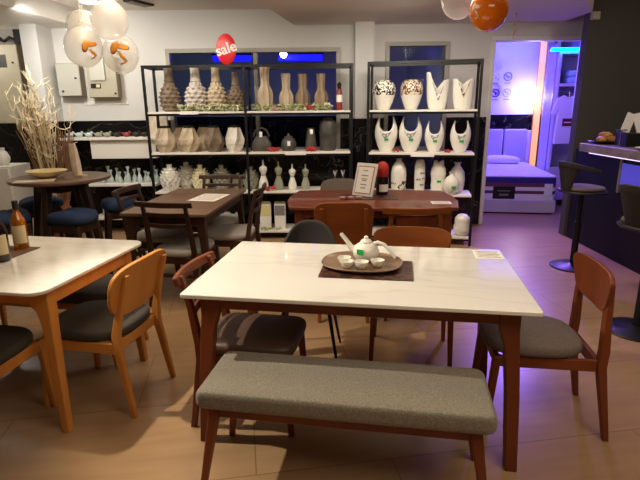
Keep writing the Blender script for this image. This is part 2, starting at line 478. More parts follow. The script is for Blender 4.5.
# painted trim round the opening
tr = MB()
tr.bb(OP[0], OP[0]+0.05, YB-0.02, YB+0.14, 0, OP[3]-0.05).bb(OP[0], OP[1], YB-0.02, YB+0.14, OP[3]-0.05, OP[3])
tr.bb(OP[1]-0.06, OP[1], YB-0.02, YB+0.14, 1.36, OP[3]-0.05)
S('trim_1', tr, M['white_trim'], bevel=0.006)

# back room seen through the opening and the windows (its back wall is turned a little)
AB = R(-9.5)
def rotbox(cx, cy, lx, ly, z0, z1, rz):
    return MB().box((cx, cy, (z0+z1)/2), (lx, ly, z1-z0), Matrix.Rotation(rz, 3, 'Z'))
ux, uy = math.cos(AB), math.sin(AB)
bx, by = 4.03, 8.93                   # right end of that back wall
S('wall_bedroom', rotbox(bx-3.5*ux-0.06*uy, by-3.5*uy+0.06*ux+0.02, 7.0, 0.1, 1.37, 2.66, AB), M['bedwall'], smooth=0)
S('wall_bedroom_dado', rotbox(bx-3.5*ux-0.06*uy, by-3.5*uy+0.06*ux+0.02, 7.0, 0.1, 0, 1.37, AB), M['blackmarble'], smooth=0)
S('wall_bedroom_right', MB().bb(4.35, 4.45, 6.52, 9.6, 0, 2.66), M['bedwall'], smooth=0)
S('wall_spill_divider', MB().bb(1.60, 1.70, 6.52, 9.5, 0, 2.66), M['bedwall'], smooth=0)  # divider added to keep the bedroom lamp's spill out of the back room
S('wall_storeroom_left', MB().bb(-3.0, -2.9, 6.52, 10.1, 0, 2.66), M['bedwall'], smooth=0)

# ------------------------------------------------------------------ furniture makers (local +Y = the way a sitter faces)
def rail_curve(x0, x1, y, z, h, t, bow, n=8, tilt=0.0):
    """horizontal board from x0 to x1, bowed backwards by bow in the middle"""
    secs = []
    for k in range(n+1):
        f = k/n; x = x0+(x1-x0)*f; yy = y-bow*(1-(2*f-1)**2)
        sl = -bow*4*(1-2*f)/(x1-x0)
        u = Vector((-sl, 1, 0)).normalized()
        secs.append(((x, yy, z), t, h, u, Vector((0, -tilt, 1)).normalized()))
    return MB().sweep(secs)

def chair_base(t, wood, fabric, W, D, zs, splay_b, splay_f, H, rec, pw=0.034, pd=0.036, cush=0.06, seatround=3.2, post_top=True, seat_label=None, inset=0.0, seat_short=0.0):
    """seat, seat frame and four legs; the rear legs run on up as back posts"""
    zr = zs-cush
    hw, hd = W/2-pw/2, D/2-pd/2
    for sx in (-1, 1):
        MB().post([(sx*(hw+0.012), hd+splay_f, 0), (sx*hw, hd-0.01, zr)], [(pw*0.72, pd*0.72), (pw, pd)]).build('leg', wood, t, bevel=0.005)
        pts = [(sx*(hw+0.012-inset), -hd-splay_b, 0), (sx*(hw-inset), -hd, zr-0.03), (sx*(hw-inset), -hd-0.004, zr+0.05)]
        sz = [(pw*0.75, pd*0.75), (pw, pd*1.15), (pw, pd*1.1)]
        if post_top:
            pts += [(sx*(hw-0.008-inset), -hd-rec*0.45, zs+(H-zs)*0.5), (sx*(hw-0.012-inset), -hd-rec, H)]
            sz += [(pw*0.92, pd*0.9), (pw*0.8, pd*0.62)]
        MB().post(pts, sz).build('leg', wood, t, bevel=0.005)
    f = MB()
    f.bb(-hw, hw, hd-0.022, hd, zr-0.055, zr).bb(-hw, hw, -hd, -hd+0.022, zr-0.055, zr)
    f.bb(-hw-0.008, -hw+0.012, -hd, hd, zr-0.055, zr).bb(hw-0.012, hw+0.008, -hd, hd, zr-0.055, zr)
    f.build('seat_frame', wood, t, bevel=0.003)
    ol = superell(W+0.01, D+0.015-seat_short, seatround, 40)
    cushion(MB(), ol, zr+0.001, zs+0.012, 0.024, 0.016, 0, 0.012+seat_short/2).build('seat', fabric, t, smooth=60, label=seat_label)

def ladder_chair(name, label, wood, fabric, loc, rz, group=None, W=0.43, D=0.44, H=0.80, zs=0.46, rec=0.085, seatround=3.2):
    t = T(name, label, 'chair', loc, rz, group)
    chair_base(t, wood, fabric, W, D, zs, 0.06, 0.02, H, rec, seatround=seatround)
    yb = -D/2+0.018
    def at(z): return yb-rec*((z-zs)/(H-zs))**1.2 if z > zs else yb
    rail_curve(-W/2-0.03, W/2+0.03, at(H)+0.004, H-0.015, 0.045, 0.024, 0.035, tilt=0.25).build('top_rail', wood, t, bevel=0.005)
    for z, h in ((H-0.095, 0.032), (H-0.185, 0.036)):
        rail_curve(-W/2+0.02, W/2-0.02, at(z), z, h, 0.016, 0.03, tilt=0.2).build('slat', wood, t, bevel=0.004)
    MB().bb(-W/2+0.03, W/2-0.03, -D/2+0.0, -D/2+0.02, 0.24, 0.27).build('stretcher', wood, t, bevel=0.003)
    return t

def back_slab(w, h, t, bow, rnd_e=3.4, top_w=None, n=40):
    """bent plywood back panel in local coordinates, centred; rounded outline"""
    ol = superell(w, h, rnd_e, n)
    if top_w: ol = [(x*(1-(1-top_w)*(0.5-y/h)), y) for x, y in ol]
    def P(x, z, off): return (x, -bow*(1-(2*x/w)**2)+off, z)
    fr = []
    for sc in (1, 0.75, 0.5, 0.25, 0.02):
        fr.append([P(x*sc, z*sc, t/2) for x, z in ol])
    bk = [[P(x*sc, z*sc, -t/2) for x, z in ol] for sc in (0.02, 0.25, 0.5, 0.75, 1)]
    L = fr[::-1]+bk[::-1]
    return MB().loops(L)

def slab_chair(name, label, wood, fabric, loc, rz, group=None, W=0.42, D=0.45, H=0.80, zs=0.46, rec=0.08, sw=0.47, sh=0.24,
               e=3.4, splay_b=0.08, top_w=0.82, back_fabric=None, bow=0.03, inset=0.03, cush=0.06, seatround=3.0, back_label=None, pw=0.034, seat_short=0.0):
    t = T(name, label, 'chair', loc, rz, group)
    chair_base(t, wood, fabric, W, D, zs, splay_b, 0.02, H-0.05, rec, pw=pw, inset=inset, cush=cush, seatround=seatround, seat_short=seat_short)
    o = back_slab(sw, sh, 0.02, bow, e, top_w).build('backrest', back_fabric or wood, t, smooth=50, bevel=0.004, label=back_label)
    k = (H-sh/2-zs)/(H-zs)
    o.location = (0, -D/2+0.018-rec*k+0.025, H-sh/2)
    o.rotation_euler = (math.atan2(rec, H-zs), 0, 0)
    return t

def dining_table(name, label, loc, rz, L, W, top_m, leg_m, corner=0.015, top_t=0.022, z=0.75, apron_h=0.075, leg_in=0.055, leg_w=0.05, leg_iny=None,
                 group=None, outline=None, splay=0.0, foot=0.7, haunch=0.09, top_label=None):
    t = T(name, label, 'table', loc, rz, group)
    ol = outline or rrect(L, W, corner)
    MB().prism(ol, z-top_t, z).build('tabletop', top_m, t, bevel=0.004, label=top_label)
    xa, ya = L/2-leg_in, W/2-(leg_iny or leg_in)
    za = z-top_t-0.001
    for sy in (-1, 1):
        MB().bb(-xa, xa, sy*ya-0.011, sy*ya+0.011, za-apron_h, za).build('apron', leg_m, t, bevel=0.003)
    for sx in (-1, 1):
        MB().bb(sx*xa-0.011, sx*xa+0.011, -ya, ya, za-apron_h, za).build('apron', leg_m, t, bevel=0.003)
    for sx in (-1, 1):
        for sy in (-1, 1):
            mb = MB()
            h = haunch
            pts = []; sz = []
            # leg: wide where it meets the apron, narrow at the foot, thickened inwards
            prof = [(0, foot*leg_w, splay), (0.35, leg_w*(foot+(1-foot)*0.5), splay*0.55), (za-apron_h-0.10, leg_w*1.0, splay*0.15), (za-apron_h-0.03, leg_w*1.25, 0.0),
                    (za-apron_h, leg_w+h*0.75, 0.0), (za, leg_w+h*0.9, 0.0)]
            secs = []
            for zz, w, sp in prof:
                cx = sx*(xa+leg_w*0.35-w/2+sp); cy = sy*(ya+leg_w*0.35-min(w, leg_w*1.1)/2+sp)
                secs.append(((cx, cy, zz), w, min(w, leg_w*1.1), (1, 0, 0), (0, 1, 0)))
            mb.sweep(secs).build('leg', leg_m, t, bevel=0.005)
    return t

def bench(name, label, loc, rz, L, D, fabric, wood, zs=0.46, group=None):
    t = T(name, label, 'bench', loc, rz, group)
    zr = zs-0.075
    cushion(MB(), rrect(L, D, 0.028, 6), zr, zs+0.012, 0.026, 0.012).build('seat', fabric, t, smooth=60)
    f = MB()
    x, y = L/2-0.07, D/2-0.05
    f.bb(-x, x, y-0.011, y+0.011, zr-0.055, zr).bb(-x, x, -y-0.011, -y+0.011, zr-0.055, zr)
    f.bb(-x-0.011, -x+0.011, -y, y, zr-0.055, zr).bb(x-0.011, x+0.011, -y, y, zr-0.055, zr)
    f.build('seat_frame', wood, t, bevel=0.003)
    for sx in (-1, 1):
        for sy in (-1, 1):
            MB().post([(sx*(x+0.06), sy*(y+0.05), 0), (sx*x, sy*y, zr)], [(0.026, 0.026), (0.046, 0.04)]).build('leg', wood, t, bevel=0.006)
    return t

# ------------------------------------------------------------------ front table set
FT = (0.194, 2.294, 0); FY = -0.1587
dining_table('dining_table', 'large cream marble dining table with reddish legs behind the long grey bench', FT, FY, 1.479, 0.878, M['marble'], M['walnut'], corner=0.012, top_t=0.02, apron_h=0.07, haunch=0.03, leg_in=0.085, leg_w=0.06, foot=0.85, splay=0.036)
bench('bench', 'long grey upholstered bench with walnut legs in front of the marble dining table', (0.092, 1.778, 0), -0.168, 1.14, 0.355, M['grey_fabric'], M['walnut'], zs=0.452)
ladder_chair('dining_chair', 'reddish slat-back chair with shiny brown seat at the front table\'s left end', M['walnut'], M['brown_leather'], (-0.335, 2.26, 0), R(-100), W=0.39, D=0.45, H=0.775, rec=0.075, seatround=6)
slab_chair('dining_chair', 'walnut panel-back chair with grey seat at the right end of the front table', M['walnut'], M['olive_fabric'], (1.06, 2.215, 0), R(82), W=0.40, D=0.50, H=0.81, sw=0.49, sh=0.20, rec=0.0, splay_b=0.06, e=4.5, top_w=0.68, inset=0.0, pw=0.042, seat_short=0.06)
slab_chair('dining_chair', 'brown wooden chair with wide bent-wood back rail behind the teapot', M['brown_wood'], M['dark_fabric'], (0.555, 2.83, 0), R(171), W=0.47, D=0.44, H=0.775, sw=0.50, sh=0.15, rec=0.05, e=3.2, top_w=0.96, bow=0.06, inset=0.0, splay_b=0.03, zs=0.45)

# shell chair on the far side of the front table
def shell_chair(label, loc, rz, m):
    t = T('shell_chair', label, 'chair', loc, rz)
    W = 0.36
    def fn(u, v):
        x = (u-0.5)*2
        if v < 0.5:
            y = 0.22-v*2*0.40; z = 0.455+0.03*abs(x)**2.5+(0.02 if v < 0.06 else 0)
            w = W/2*(1-0.10*(1-v*2)**3)
        else:
            q = (v-0.5)*2
            y = -0.18-0.07*math.sin(q*PI/2); z = 0.455+0.02*q+0.35*q**1.1*(1-0.42*abs(x)**3.2)
            w = W/2*(1+0.03*math.sin(q*PI)-0.06*q)
        wrap = 0.09*abs(x)**2*(min(1, max(0, (v-0.35)/0.3)))
        return (x*w, y+wrap, z)
    MB().grid(fn, 20, 30).build('seat_shell', m, t, smooth=180, solid=0.022, sub=1)
    MB().bb(-0.13, 0.13, -0.12, 0.14, 0.425, 0.445).build('seat_support', M['black_metal'], t, bevel=0.004)
    for sx in (-1, 1):
        for y0, y1 in ((0.12, 0.20), (-0.10, -0.19)):
            MB().tube([(sx*0.12, y0, 0.435), (sx*0.19, y1, 0)], [0.013, 0.008], 8).build('leg', M['black_metal'], t)
    return t
shell_chair('dark grey upholstered shell chair with thin black legs behind the front marble table', (-0.075, 2.83, 0), R(176), M['shell'])

# ------------------------------------------------------------------ left table set
LT = (-1.83, 2.565, 0); LY = R(-10.5)
dining_table('dining_table', 'light oak dining table with rounded cream marble top carrying two bottles at the left', LT, LY, 1.42, 0.90, M['marble'], M['oak'], corner=0.075, top_t=0.018, apron_h=0.085, leg_in=0.065, leg_iny=0.115, leg_w=0.054, haunch=0.06, splay=0.022)
slab_chair('dining_chair', 'light oak panel-back chair with charcoal seat at the right end of the oak table', M['oak'], M['dark_fabric'], (-1.175, 2.45, 0), R(78), W=0.43, D=0.46, H=0.805, sw=0.54, sh=0.285, rec=0.09, e=3.2, top_w=0.84, splay_b=0.06, inset=0.01, bow=0.02)
slab_chair('dining_chair', 'light oak chair with charcoal seat tucked under the near side of the oak table', M['oak'], M['dark_fabric'], (-1.655, 2.10, 0), R(-9), W=0.45, D=0.46, H=0.80, sw=0.49, sh=0.27, rec=0.09, e=3.2, top_w=0.84, splay_b=0.09, inset=0.01)
bench('bench', 'light oak bench with charcoal seat on the far side of the oak table', (-1.76, 3.0, 0), R(-10), 1.12, 0.36, M['dark_fabric'], M['oak'], zs=0.46)

# ------------------------------------------------------------------ dark table set (middle left)
dining_table('dining_table', 'dark brown rectangular dining table with a white sheet on it before the vase shelves', (-1.13, 4.27, 0), R(-6), 0.70, 1.22, M['dark_top'], M['dark_wood'], corner=0.03, top_t=0.025, haunch=0.0, leg_w=0.055, foot=0.65, splay=0.02)
dk = 'slat-back chairs around the dark brown table'
ladder_chair('dining_chair', 'dark slat-back chair with grey seat at the near end of the dark brown table', M['dark_wood'], M['chair_fabric'], (-1.10, 3.87, 0), R(-12), dk, W=0.40, D=0.44, H=0.85)
ladder_chair('dining_chair', 'dark slat-back chair facing the right side of the dark brown table', M['dark_wood'], M['chair_fabric'], (-0.815, 4.37, 0), R(86), dk, W=0.44, D=0.44, H=0.84)
ladder_chair('dining_chair', 'dark slat-back chair between the round table and the dark brown table', M['dark_wood'], M['chair_fabric'], (-1.43, 4.33, 0), R(-97), dk, W=0.44, D=0.44, H=0.84)
ladder_chair('dining_chair', 'slat-back chair at the far end of the dark brown table close to the shelves', M['dark_wood'], M['chair_fabric'], (-1.05, 4.88, 0), R(174), dk, W=0.44, D=0.44, H=0.84)

# ------------------------------------------------------------------ reddish table set (middle)
def boat(L, W, bul, r, n=10):
    P = []
    for sy in (1, -1):
        for k in range(n+1):
            f = -1+2*k/n
            x = f*(L/2)*0.93 if sy == -1 else -f*(L/2)*0.93
            y = sy*(W/2-bul*(f*f))
            P.append((x, y))
        P.append((-L/2*sy, 0.12*sy)); P.append((-L/2*sy, -0.12*sy))
    return P
dining_table('dining_table', 'reddish brown dining table with boat-shaped top carrying a framed sign and a bottle', (0.45, 4.25, 0), R(-4), 1.44, 0.90, M['red_wood'], M['red_wood'], outline=boat(1.44, 0.92, 0.05, 0.1), top_t=0.025, leg_in=0.11, leg_w=0.065, haunch=0.0, foot=0.75)
slab_chair('dining_chair', 'brown chair with large solid panel back at the reddish table, left of the teapot', M['brown_wood'], M['dark_fabric'], (0.175, 3.60, 0), R(-2), W=0.42, D=0.44, H=0.895, sw=0.43, sh=0.34, rec=0.07, e=4.2, top_w=0.92, bow=0.03, inset=0.03)
def framed_chair(label, loc, rz):
    t = T('dining_chair', label, 'chair', loc, rz)
    W, D, H, zs, rec = 0.40, 0.44, 0.835, 0.46, 0.06
    chair_base(t, M['brown_wood'], M['dark_fabric'], W, D, zs, 0.05, 0.02, H, rec)
    yb = -D/2+0.018
    rail_curve(-W/2-0.035, W/2+0.035, yb-rec, H-0.01, 0.05, 0.024, 0.05, tilt=0.15).build('top_rail', M['brown_wood'], t, bevel=0.006)
    rail_curve(-W/2+0.06, W/2-0.06, yb-rec*0.7, H-0.115, 0.15, 0.014, 0.035, tilt=0.1).build('back_panel', M['walnut'], t, bevel=0.005)
    rail_curve(-W/2+0.01, W/2-0.01, yb-rec*0.4, H-0.215, 0.04, 0.02, 0.045, tilt=0.1).build('lower_rail', M['brown_wood'], t, bevel=0.005)
    return t
framed_chair('brown chair with curved top rail over an inset panel, right front of the reddish table', (0.665, 3.60, 0), R(1))
slab_chair('dining_chair', 'chair with grey upholstered back on the far side of the reddish table', M['dark_wood'], M['taupe_fabric'], (0.205, 4.72, 0), R(178), W=0.42, D=0.44, H=0.83, sw=0.44, sh=0.30, e=3.0, back_fabric=M['taupe_fabric'], inset=0.02)

# ------------------------------------------------------------------ round high table and stools
t = T('high_table', 'round dark brown high table carrying a shallow bowl at the left', 'table', (-2.27, 4.33, 0))
MB().lathe([(0.38, 0.918), (0.405, 0.925), (0.41, 0.94), (0.405, 0.95)], 56).build('tabletop', M['dark_top'], t, smooth=50)
for a in (352, 82, 178, 262):
    c, s_ = math.cos(R(a)), math.sin(R(a))
    MB().post([(c*0.36, s_*0.36, 0), (c*0.20, s_*0.20, 0.918)], [(0.045, 0.045), (0.07, 0.055)], (c, s_, 0), (-s_, c, 0)).build('leg', M['dark_wood'], t, bevel=0.006)
ap = MB()
for a in (20, 110, 200, 290):
    p = Vector((math.cos(R(a))*0.2, math.sin(R(a))*0.2, 0.87)); q = Vector((math.cos(R(a+90))*0.2, math.sin(R(a+90))*0.2, 0.87))
    ap.sweep([(p, 0.02, 0.07, (p-q).normalized().cross(Vector((0, 0, 1))), (0, 0, 1)), (q, 0.02, 0.07, (p-q).normalized().cross(Vector((0, 0, 1))), (0, 0, 1))])
ap.build('apron', M['dark_wood'], t, bevel=0.003)

def counter_stool(label, loc, rz):
    t = T('counter_stool', label, 'stool', loc, rz, 'blue seated stools around the round table')
    zs = 0.68
    def fn(u, v):
        x = (u-0.5)*2; y = (v-0.5)*2
        return (x, y)
    L = []
    ol = superell(0.38, 0.32, 3.0, 40)
    for off, z in ((0.03, 0.602), (0.004, 0.622), (0.0, 0.645), (0.012, 0.672), (0.05, 0.688), (0.12, 0.694), (0.18, 0.694)):
        lp = []
        for x, y in ol:
            l = math.hypot(x, y); k = max(0.05, 1-off/l)
            lp.append((x*k, y*k, z+0.03*(y/0.185)**2*(1 if z > 0.64 else 0.2)-0.045*max(0, y/0.185)*0))
        L.append(lp)
    MB().loops(L).build('seat', M['blue_fabric'], t, smooth=70)
    f = MB()
    f.bb(-0.14, 0.14, 0.10, 0.122, 0.535, 0.6).bb(-0.14, 0.14, -0.122, -0.10, 0.535, 0.6)
    f.bb(-0.142, -0.12, -0.11, 0.11, 0.535, 0.6).bb(0.12, 0.142, -0.11, 0.11, 0.535, 0.6)
    f.build('seat_frame', M['dark_wood'], t, bevel=0.003)
    for sx in (-1, 1):
        for sy in (-1, 1):
            MB().post([(sx*0.19, sy*0.165, 0), (sx*0.13, sy*0.11, 0.6)], [(0.028, 0.028), (0.042, 0.038)]).build('leg', M['dark_wood'], t, bevel=0.005)
        MB().post([(sx*0.172, -0.145, 0.2), (sx*0.172, 0.145, 0.2)], [(0.02, 0.03)]*2, (1, 0, 0), (0, 0, 1)).build('footrest', M['dark_wood'], t, bevel=0.003)
    MB().post([(-0.17, 0.149, 0.17), (0.17, 0.149, 0.17)], [(0.02, 0.03)]*2, (0, 1, 0), (0, 0, 1)).build('footrest', M['dark_wood'], t, bevel=0.003)
    return t
st0 = counter_stool('blue cushioned dark wooden stool at the front of the round high table, under its bowl', (-2.07, 4.05, 0), R(-15))
dup(st0, (-2.62, 4.06, 0), R(-50), 'blue cushioned stool at the left of the round high table, nearest the bottles')
dup(st0, (-2.70, 4.72, 0), R(-140), 'blue cushioned stool behind the round high table, in front of the branches')
dup(st0, (-1.90, 4.62, 0), R(118), 'blue cushioned stool on the right of the round high table beside the slat-back chairs')

# ------------------------------------------------------------------ black display racks
def rack(label, loc, rz, L, D, H, bays, boards):
    t = T('display_rack', label, 'shelf', loc, rz)
    w = 0.028
    xs = [0, L*0.484, L] if bays == 2 else [0, L]
    for x in xs:
        for y in (0, D):
            MB().bb(x-w/2, x+w/2, y-w/2, y+w/2, 0, H).build('post', M['black_metal'], t, bevel=0.002)
    f = MB()
    for y in (0, D): f.bb(w/2, L-w/2, y-w/2, y+w/2, H-w, H-0.0005)
    for x in xs: f.bb(x-w/2+0.001, x+w/2-0.001, w/2, D-w/2, H-w, H-0.001)
    f.build('top_frame', M['black_metal'], t)
    for k in range(bays):
        for z in boards[k]:
            MB().bb(xs[k]+w/2+0.001, xs[k+1]-w/2-0.001, -w/2, D+w/2, z-0.022, z).build('shelf_board', M['white_board'], t, bevel=0.002)
            r = MB()
            for y in (0.012, D-0.012): r.bb(xs[k]+w/2, xs[k+1]-w/2, y-0.01, y+0.01, z-0.045, z-0.023)
            r.build('shelf_rail', M['black_metal'], t)
    return t
ZL = (1.487, 1.03, 0.575, 0.10)
rack('wide black metal rack with white shelves and rows of vases, under the red sale sign', (-1.945, 5.76, 0), R(-1), 2.316, 0.36, 1.985, 2, [ZL, ZL])
RR = -0.205
rack('narrower black metal rack of white vases with horned tops, left of the bed opening', (0.541, 5.57, 0), RR, 1.16, 0.34, 1.985, 1, [ZL])
def onR(s, d, z): return (0.541+math.cos(RR)*s-math.sin(RR)*d, 5.57+math.sin(RR)*s+math.cos(RR)*d, z)

# ------------------------------------------------------------------ vases
def rowof(parent, fn): return fn
def hobnail(name, label, m, loc, H, Rm, group):
    prof = [(0.62, 0), (0.80, 0.05), (0.95, 0.16), (1.0, 0.28), (0.95, 0.40), (0.78, 0.50), (0.56, 0.58), (0.42, 0.65), (0.37, 0.74), (0.35, 0.86), (0.38, 1.0)]
    # dense resample
    P = []
    for i in range(len(prof)-1):
        for k in range(5):
            f = k/5; P.append(((prof[i][0]*(1-f)+prof[i+1][0]*f)*Rm, (prof[i][1]*(1-f)+prof[i+1][1]*f)*H))
    P.append((prof[-1][0]*Rm, H))
    rows, n = 7, 10
    def fn(th, i, r):
        z = P[i][1]/H
        if z > 0.66: return r*(1+0.05*abs(math.sin(z*60)))
        q = z/0.66*rows; row = int(q); fr = q-row
        a = (th/(2*PI)*n+0.5*(row % 2)) % 1
        b = max(0, 1-2*max(abs(a-0.5), 0)*1.25)*max(0, 1-2*abs(fr-0.5)*1.2)
        return r*(0.86+0.26*b)
    o = MB().lathe(P, 66, fn=fn, cap='bottom').build(name, m, smooth=25)
    return tag(o, label, 'vase', loc, rnd.uniform(0, 1), group)

def fluted(name, label, m, loc, H, Rm, group):
    prof = [(0.88, 0), (0.93, 0.12), (1.0, 0.32), (0.97, 0.42), (0.78, 0.50), (0.56, 0.57), (0.52, 0.64), (0.58, 0.80), (0.66, 0.98), (0.64, 1.0), (0.48, 0.985), (0.40, 0.75)]
    P = [(r*Rm, z*H) for r, z in prof]
    def fn(th, i, r): return r*(1-0.17*abs(math.sin(4*th)))
    o = MB().lathe(P, 60, fn=fn, cap='bottom').build(name, m, smooth=30)
    return tag(o, label, 'vase', loc, rnd.uniform(0, 1), group)

def faceted(name, label, m, loc, H, Rm, group, rim=True):
    t = T(name, label, 'vase', loc, rnd.uniform(0, 1), group)
    n = 12; lv = [(0.58, 0), (0.80, 0.14), (0.99, 0.31), (0.97, 0.48), (0.72, 0.72), (0.54, 0.92)]
    P = []; F = []
    for i, (r, z) in enumerate(lv):
        for k in range(n):
            th = 2*PI*(k+0.35*i)/n
            rr = r*Rm*(1.06 if k % 2 else 0.84)
            P.append((rr*math.cos(th), rr*math.sin(th), z*H))
    for i in range(len(lv)-1):
        for k in range(n):
            a, b = i*n+k, i*n+(k+1) % n; c, d = (i+1)*n+k, (i+1)*n+(k+1) % n
            if i % 2 == 0: F += [(a, b, c), (b, d, c)]
            else: F += [(a, d, c), (a, b, d)]
    F.append(tuple(range(n-1, -1, -1)))
    MB()._add(P, F).build('body', m, t, smooth=0)
    MB().lathe([(0.49*Rm, 0.915*H), (0.50*Rm, 0.93*H), (0.52*Rm, H), (0.44*Rm, H), (0.40*Rm, 0.9*H)], 24, cap=False).build('rim', M['dark_rim'] if rim else m, t)
    return t

def ruffled(name, label, m, loc, H, Rm, group):
    mb = MB()
    prof = [(0.5, 0), (0.85, 0.14), (0.95, 0.35), (0.86, 0.56), (0.6, 0.74), (0.3, 0.82), (0.26, 0.9), (0.30, 1.0), (0.22, 1.0), (0.18, 0.85)]
    P = [(r*Rm*0.9, z*H) for r, z in prof]
    mb.lathe(P, 24, cap='bottom')
    for i in range(8):
        z = 0.07+0.69*i/7
        r = 0.9*Rm*(math.sin(PI*min(1, (z+0.12)/0.98)))**0.65
        nn = 11 if 1 < i < 6 else 9
        for k in range(nn):
            a = 2*PI*(k+0.5*(i % 2))/nn
            u = Vector((math.cos(a), math.sin(a), 0)); w = Vector((-u.y, u.x, 0)); up = Vector((0, 0, 1))
            c = u*r*0.88+up*z*H
            hw = Rm*0.27; hh = H*0.10
            pts = [c-w*hw*0.6-up*hh, c+w*hw*0.6-up*hh, c+w*hw+up*hh*0.2+u*Rm*0.10, c+up*hh*1.1+u*Rm*0.30, c-w*hw+up*hh*0.2+u*Rm*0.10, c+u*Rm*0.13]
            mb._add(pts, [(0, 1, 5), (1, 2, 5), (2, 3, 5), (3, 4, 5), (4, 0, 5)])
    o = mb.build(name, m, smooth=30, solid=0.004)
    return tag(o, label, 'vase', loc, rnd.uniform(0, 1), group)

def torso(name, label, m, loc, H, group):
    t = T(name, label, 'figurine', loc, 0, group)
    prof = [(0.115, 0), (0.128, 0.06), (0.132, 0.14), (0.125, 0.22), (0.105, 0.31), (0.074, 0.42), (0.058, 0.50), (0.07, 0.57), (0.092, 0.64), (0.096, 0.69), (0.098, 0.735), (0.085, 0.775), (0.045, 0.80), (0.026, 0.825), (0.024, 0.90)]
    P = [(r*1.25*H/1.0, z*H) for r, z in prof]
    def fn(th, i, r):
        z = P[i][1]/H
        b = 0
        if 0.58 < z < 0.75: b = 0.25*max(0, math.cos(2*(th+PI/2)-0))*0.4+0.30*(max(0, math.cos((th+PI/2-0.5)*3))+max(0, math.cos((th+PI/2+0.5)*3)))*(1 if math.sin(th) < 0 else 0)*0.5
        return r*(1+b)
    MB().lathe(P, 28, fn=fn, sy=0.72).build('body', m, t, smooth=80)
    k = MB(); k.lathe([(0.034*H, 0.9*H), (0.036*H, 0.915*H), (0.02*H, 0.93*H), (0.03*H, 0.955*H), (0.026*H, 0.985*H), (0.004*H, 1.0*H)], 14)
    k.build('finial', m, t)
    MB().lathe([(0.0615*1.25*H, 0.49*H), (0.0605*1.25*H, 0.50*H), (0.0615*1.25*H, 0.51*H)], 24, sy=0.74, cap=False).build('belt', M['dark_rim'], t, solid=0.002)
    return t

def cutvase(name, label, loc, H, Rm, style, group, face, sticker=True, deco=None):
    """white vase with a scooped rim; style 'horn' = deep U front and back, 'vee' = V cut, 'swan' = one tall side, 'wave' = jagged crown"""
    t = T(name, label, 'vase', loc, face, group)
    if style == 'horn':
        pr = [(0.45, 0), (0.58, 0.06), (0.80, 0.22), (0.97, 0.42), (1.0, 0.56), (0.94, 0.70), (0.80, 0.84), (0.62, 1.0)]
    elif style in ('vee', 'swan'):
        pr = [(0.62, 0), (0.74, 0.05), (0.86, 0.25), (0.93, 0.5), (0.96, 0.75), (1.0, 1.0)]
    else:
        pr = [(0.72, 0), (0.85, 0.05), (0.92, 0.2), (0.86, 0.38), (0.98, 0.58), (0.90, 0.74), (0.62, 0.86), (0.66, 1.0)]
    N = 26; P = []
    for k in range(N+1):
        f = k/N
        for i in range(len(pr)-1):
            if pr[i][1] <= f <= pr[i+1][1]+1e-9:
                q = (f-pr[i][1])/(pr[i+1][1]-pr[i][1]); q = q*q*(3-2*q)*0.4+q*0.6
                P.append(((pr[i][0]*(1-q)+pr[i+1][0]*q)*Rm, f)); break
    def top(th):
        c, s_ = math.cos(th), math.sin(th)
        if style == 'horn': return 0.57+0.43*min(1, abs(c)/0.97)**2.8
        if style == 'vee': return 0.98-0.42*max(0, 1-abs(c)/0.62)*(1 if s_ < 0 else 0.4)
        if style == 'swan': return 0.80+0.20/(1+math.exp((c+0.62)*22)) - (0.42*max(0, 1-abs(c-0.12)/0.66)**1.2 if s_ < 0 else 0.22*max(0, 1-abs(c)/0.6))
        return 0.9+0.1*abs(math.sin(2*th+0.4))
    rad = lambda f: next((P[i][0]+(P[i+1][0]-P[i][0])*(f-P[i][1])/(P[i+1][1]-P[i][1]) for i in range(N) if P[i][1] <= f <= P[i+1][1]), P[-1][0])
    def fn(th, i, r): return rad(min(1, P[i][1]*top(th)))
    def zf(th, i, z): return z*top(th)*H
    MB().lathe(P, 48, fn=fn, zf=zf, cap='bottom', sy=0.7).build('body', M['ceramic'], t, smooth=70, solid=0.012)
    if deco:                      # mosaic field hugging the front just under the cut
        def g(u, v):
            th = -PI/2+(u-0.5)*1.1
            hi = top(th)-0.03; lo = hi-0.17*(1-abs(u-0.5)*1.9)
            f = lo+(hi-lo)*v; r = rad(f)+0.008
            return (r*math.cos(th), r*math.sin(th)*0.7-0.002, f*H)
        MB().grid(g, 12, 5).build('mosaic', M[deco], t, smooth=180, solid=0.003)
    if sticker:
        f = 0.36; r = rad(f)
        MB().box((0.01, -r*0.7-0.009, f*H), (0.045, 0.006, 0.022)).build('price_sticker', M['green_sticker'], t)
    return t

def eggvase(name, label, loc, H, Rm, mos, group):
    t = T(name, label, 'vase', loc, 0.2, group)
    pr = [(0.46, 0), (0.55, 0.05), (0.76, 0.25), (0.90, 0.42), (0.955, 0.5)]
    MB().lathe([(r*Rm, z*H) for r, z in pr], 40, cap='bottom').build('body', M['ceramic'], t, smooth=80)
    pr2 = [(0.955, 0.5), (1.0, 0.6), (1.0, 0.70), (0.95, 0.80), (0.82, 0.91), (0.62, 0.985), (0.52, 1.0), (0.44, 0.985), (0.5, 0.9)]
    MB().lathe([(r*Rm*1.01, z*H-0.001) for r, z in pr2], 40, cap=False).build('mosaic_collar', mos, t, smooth=80)
    return t

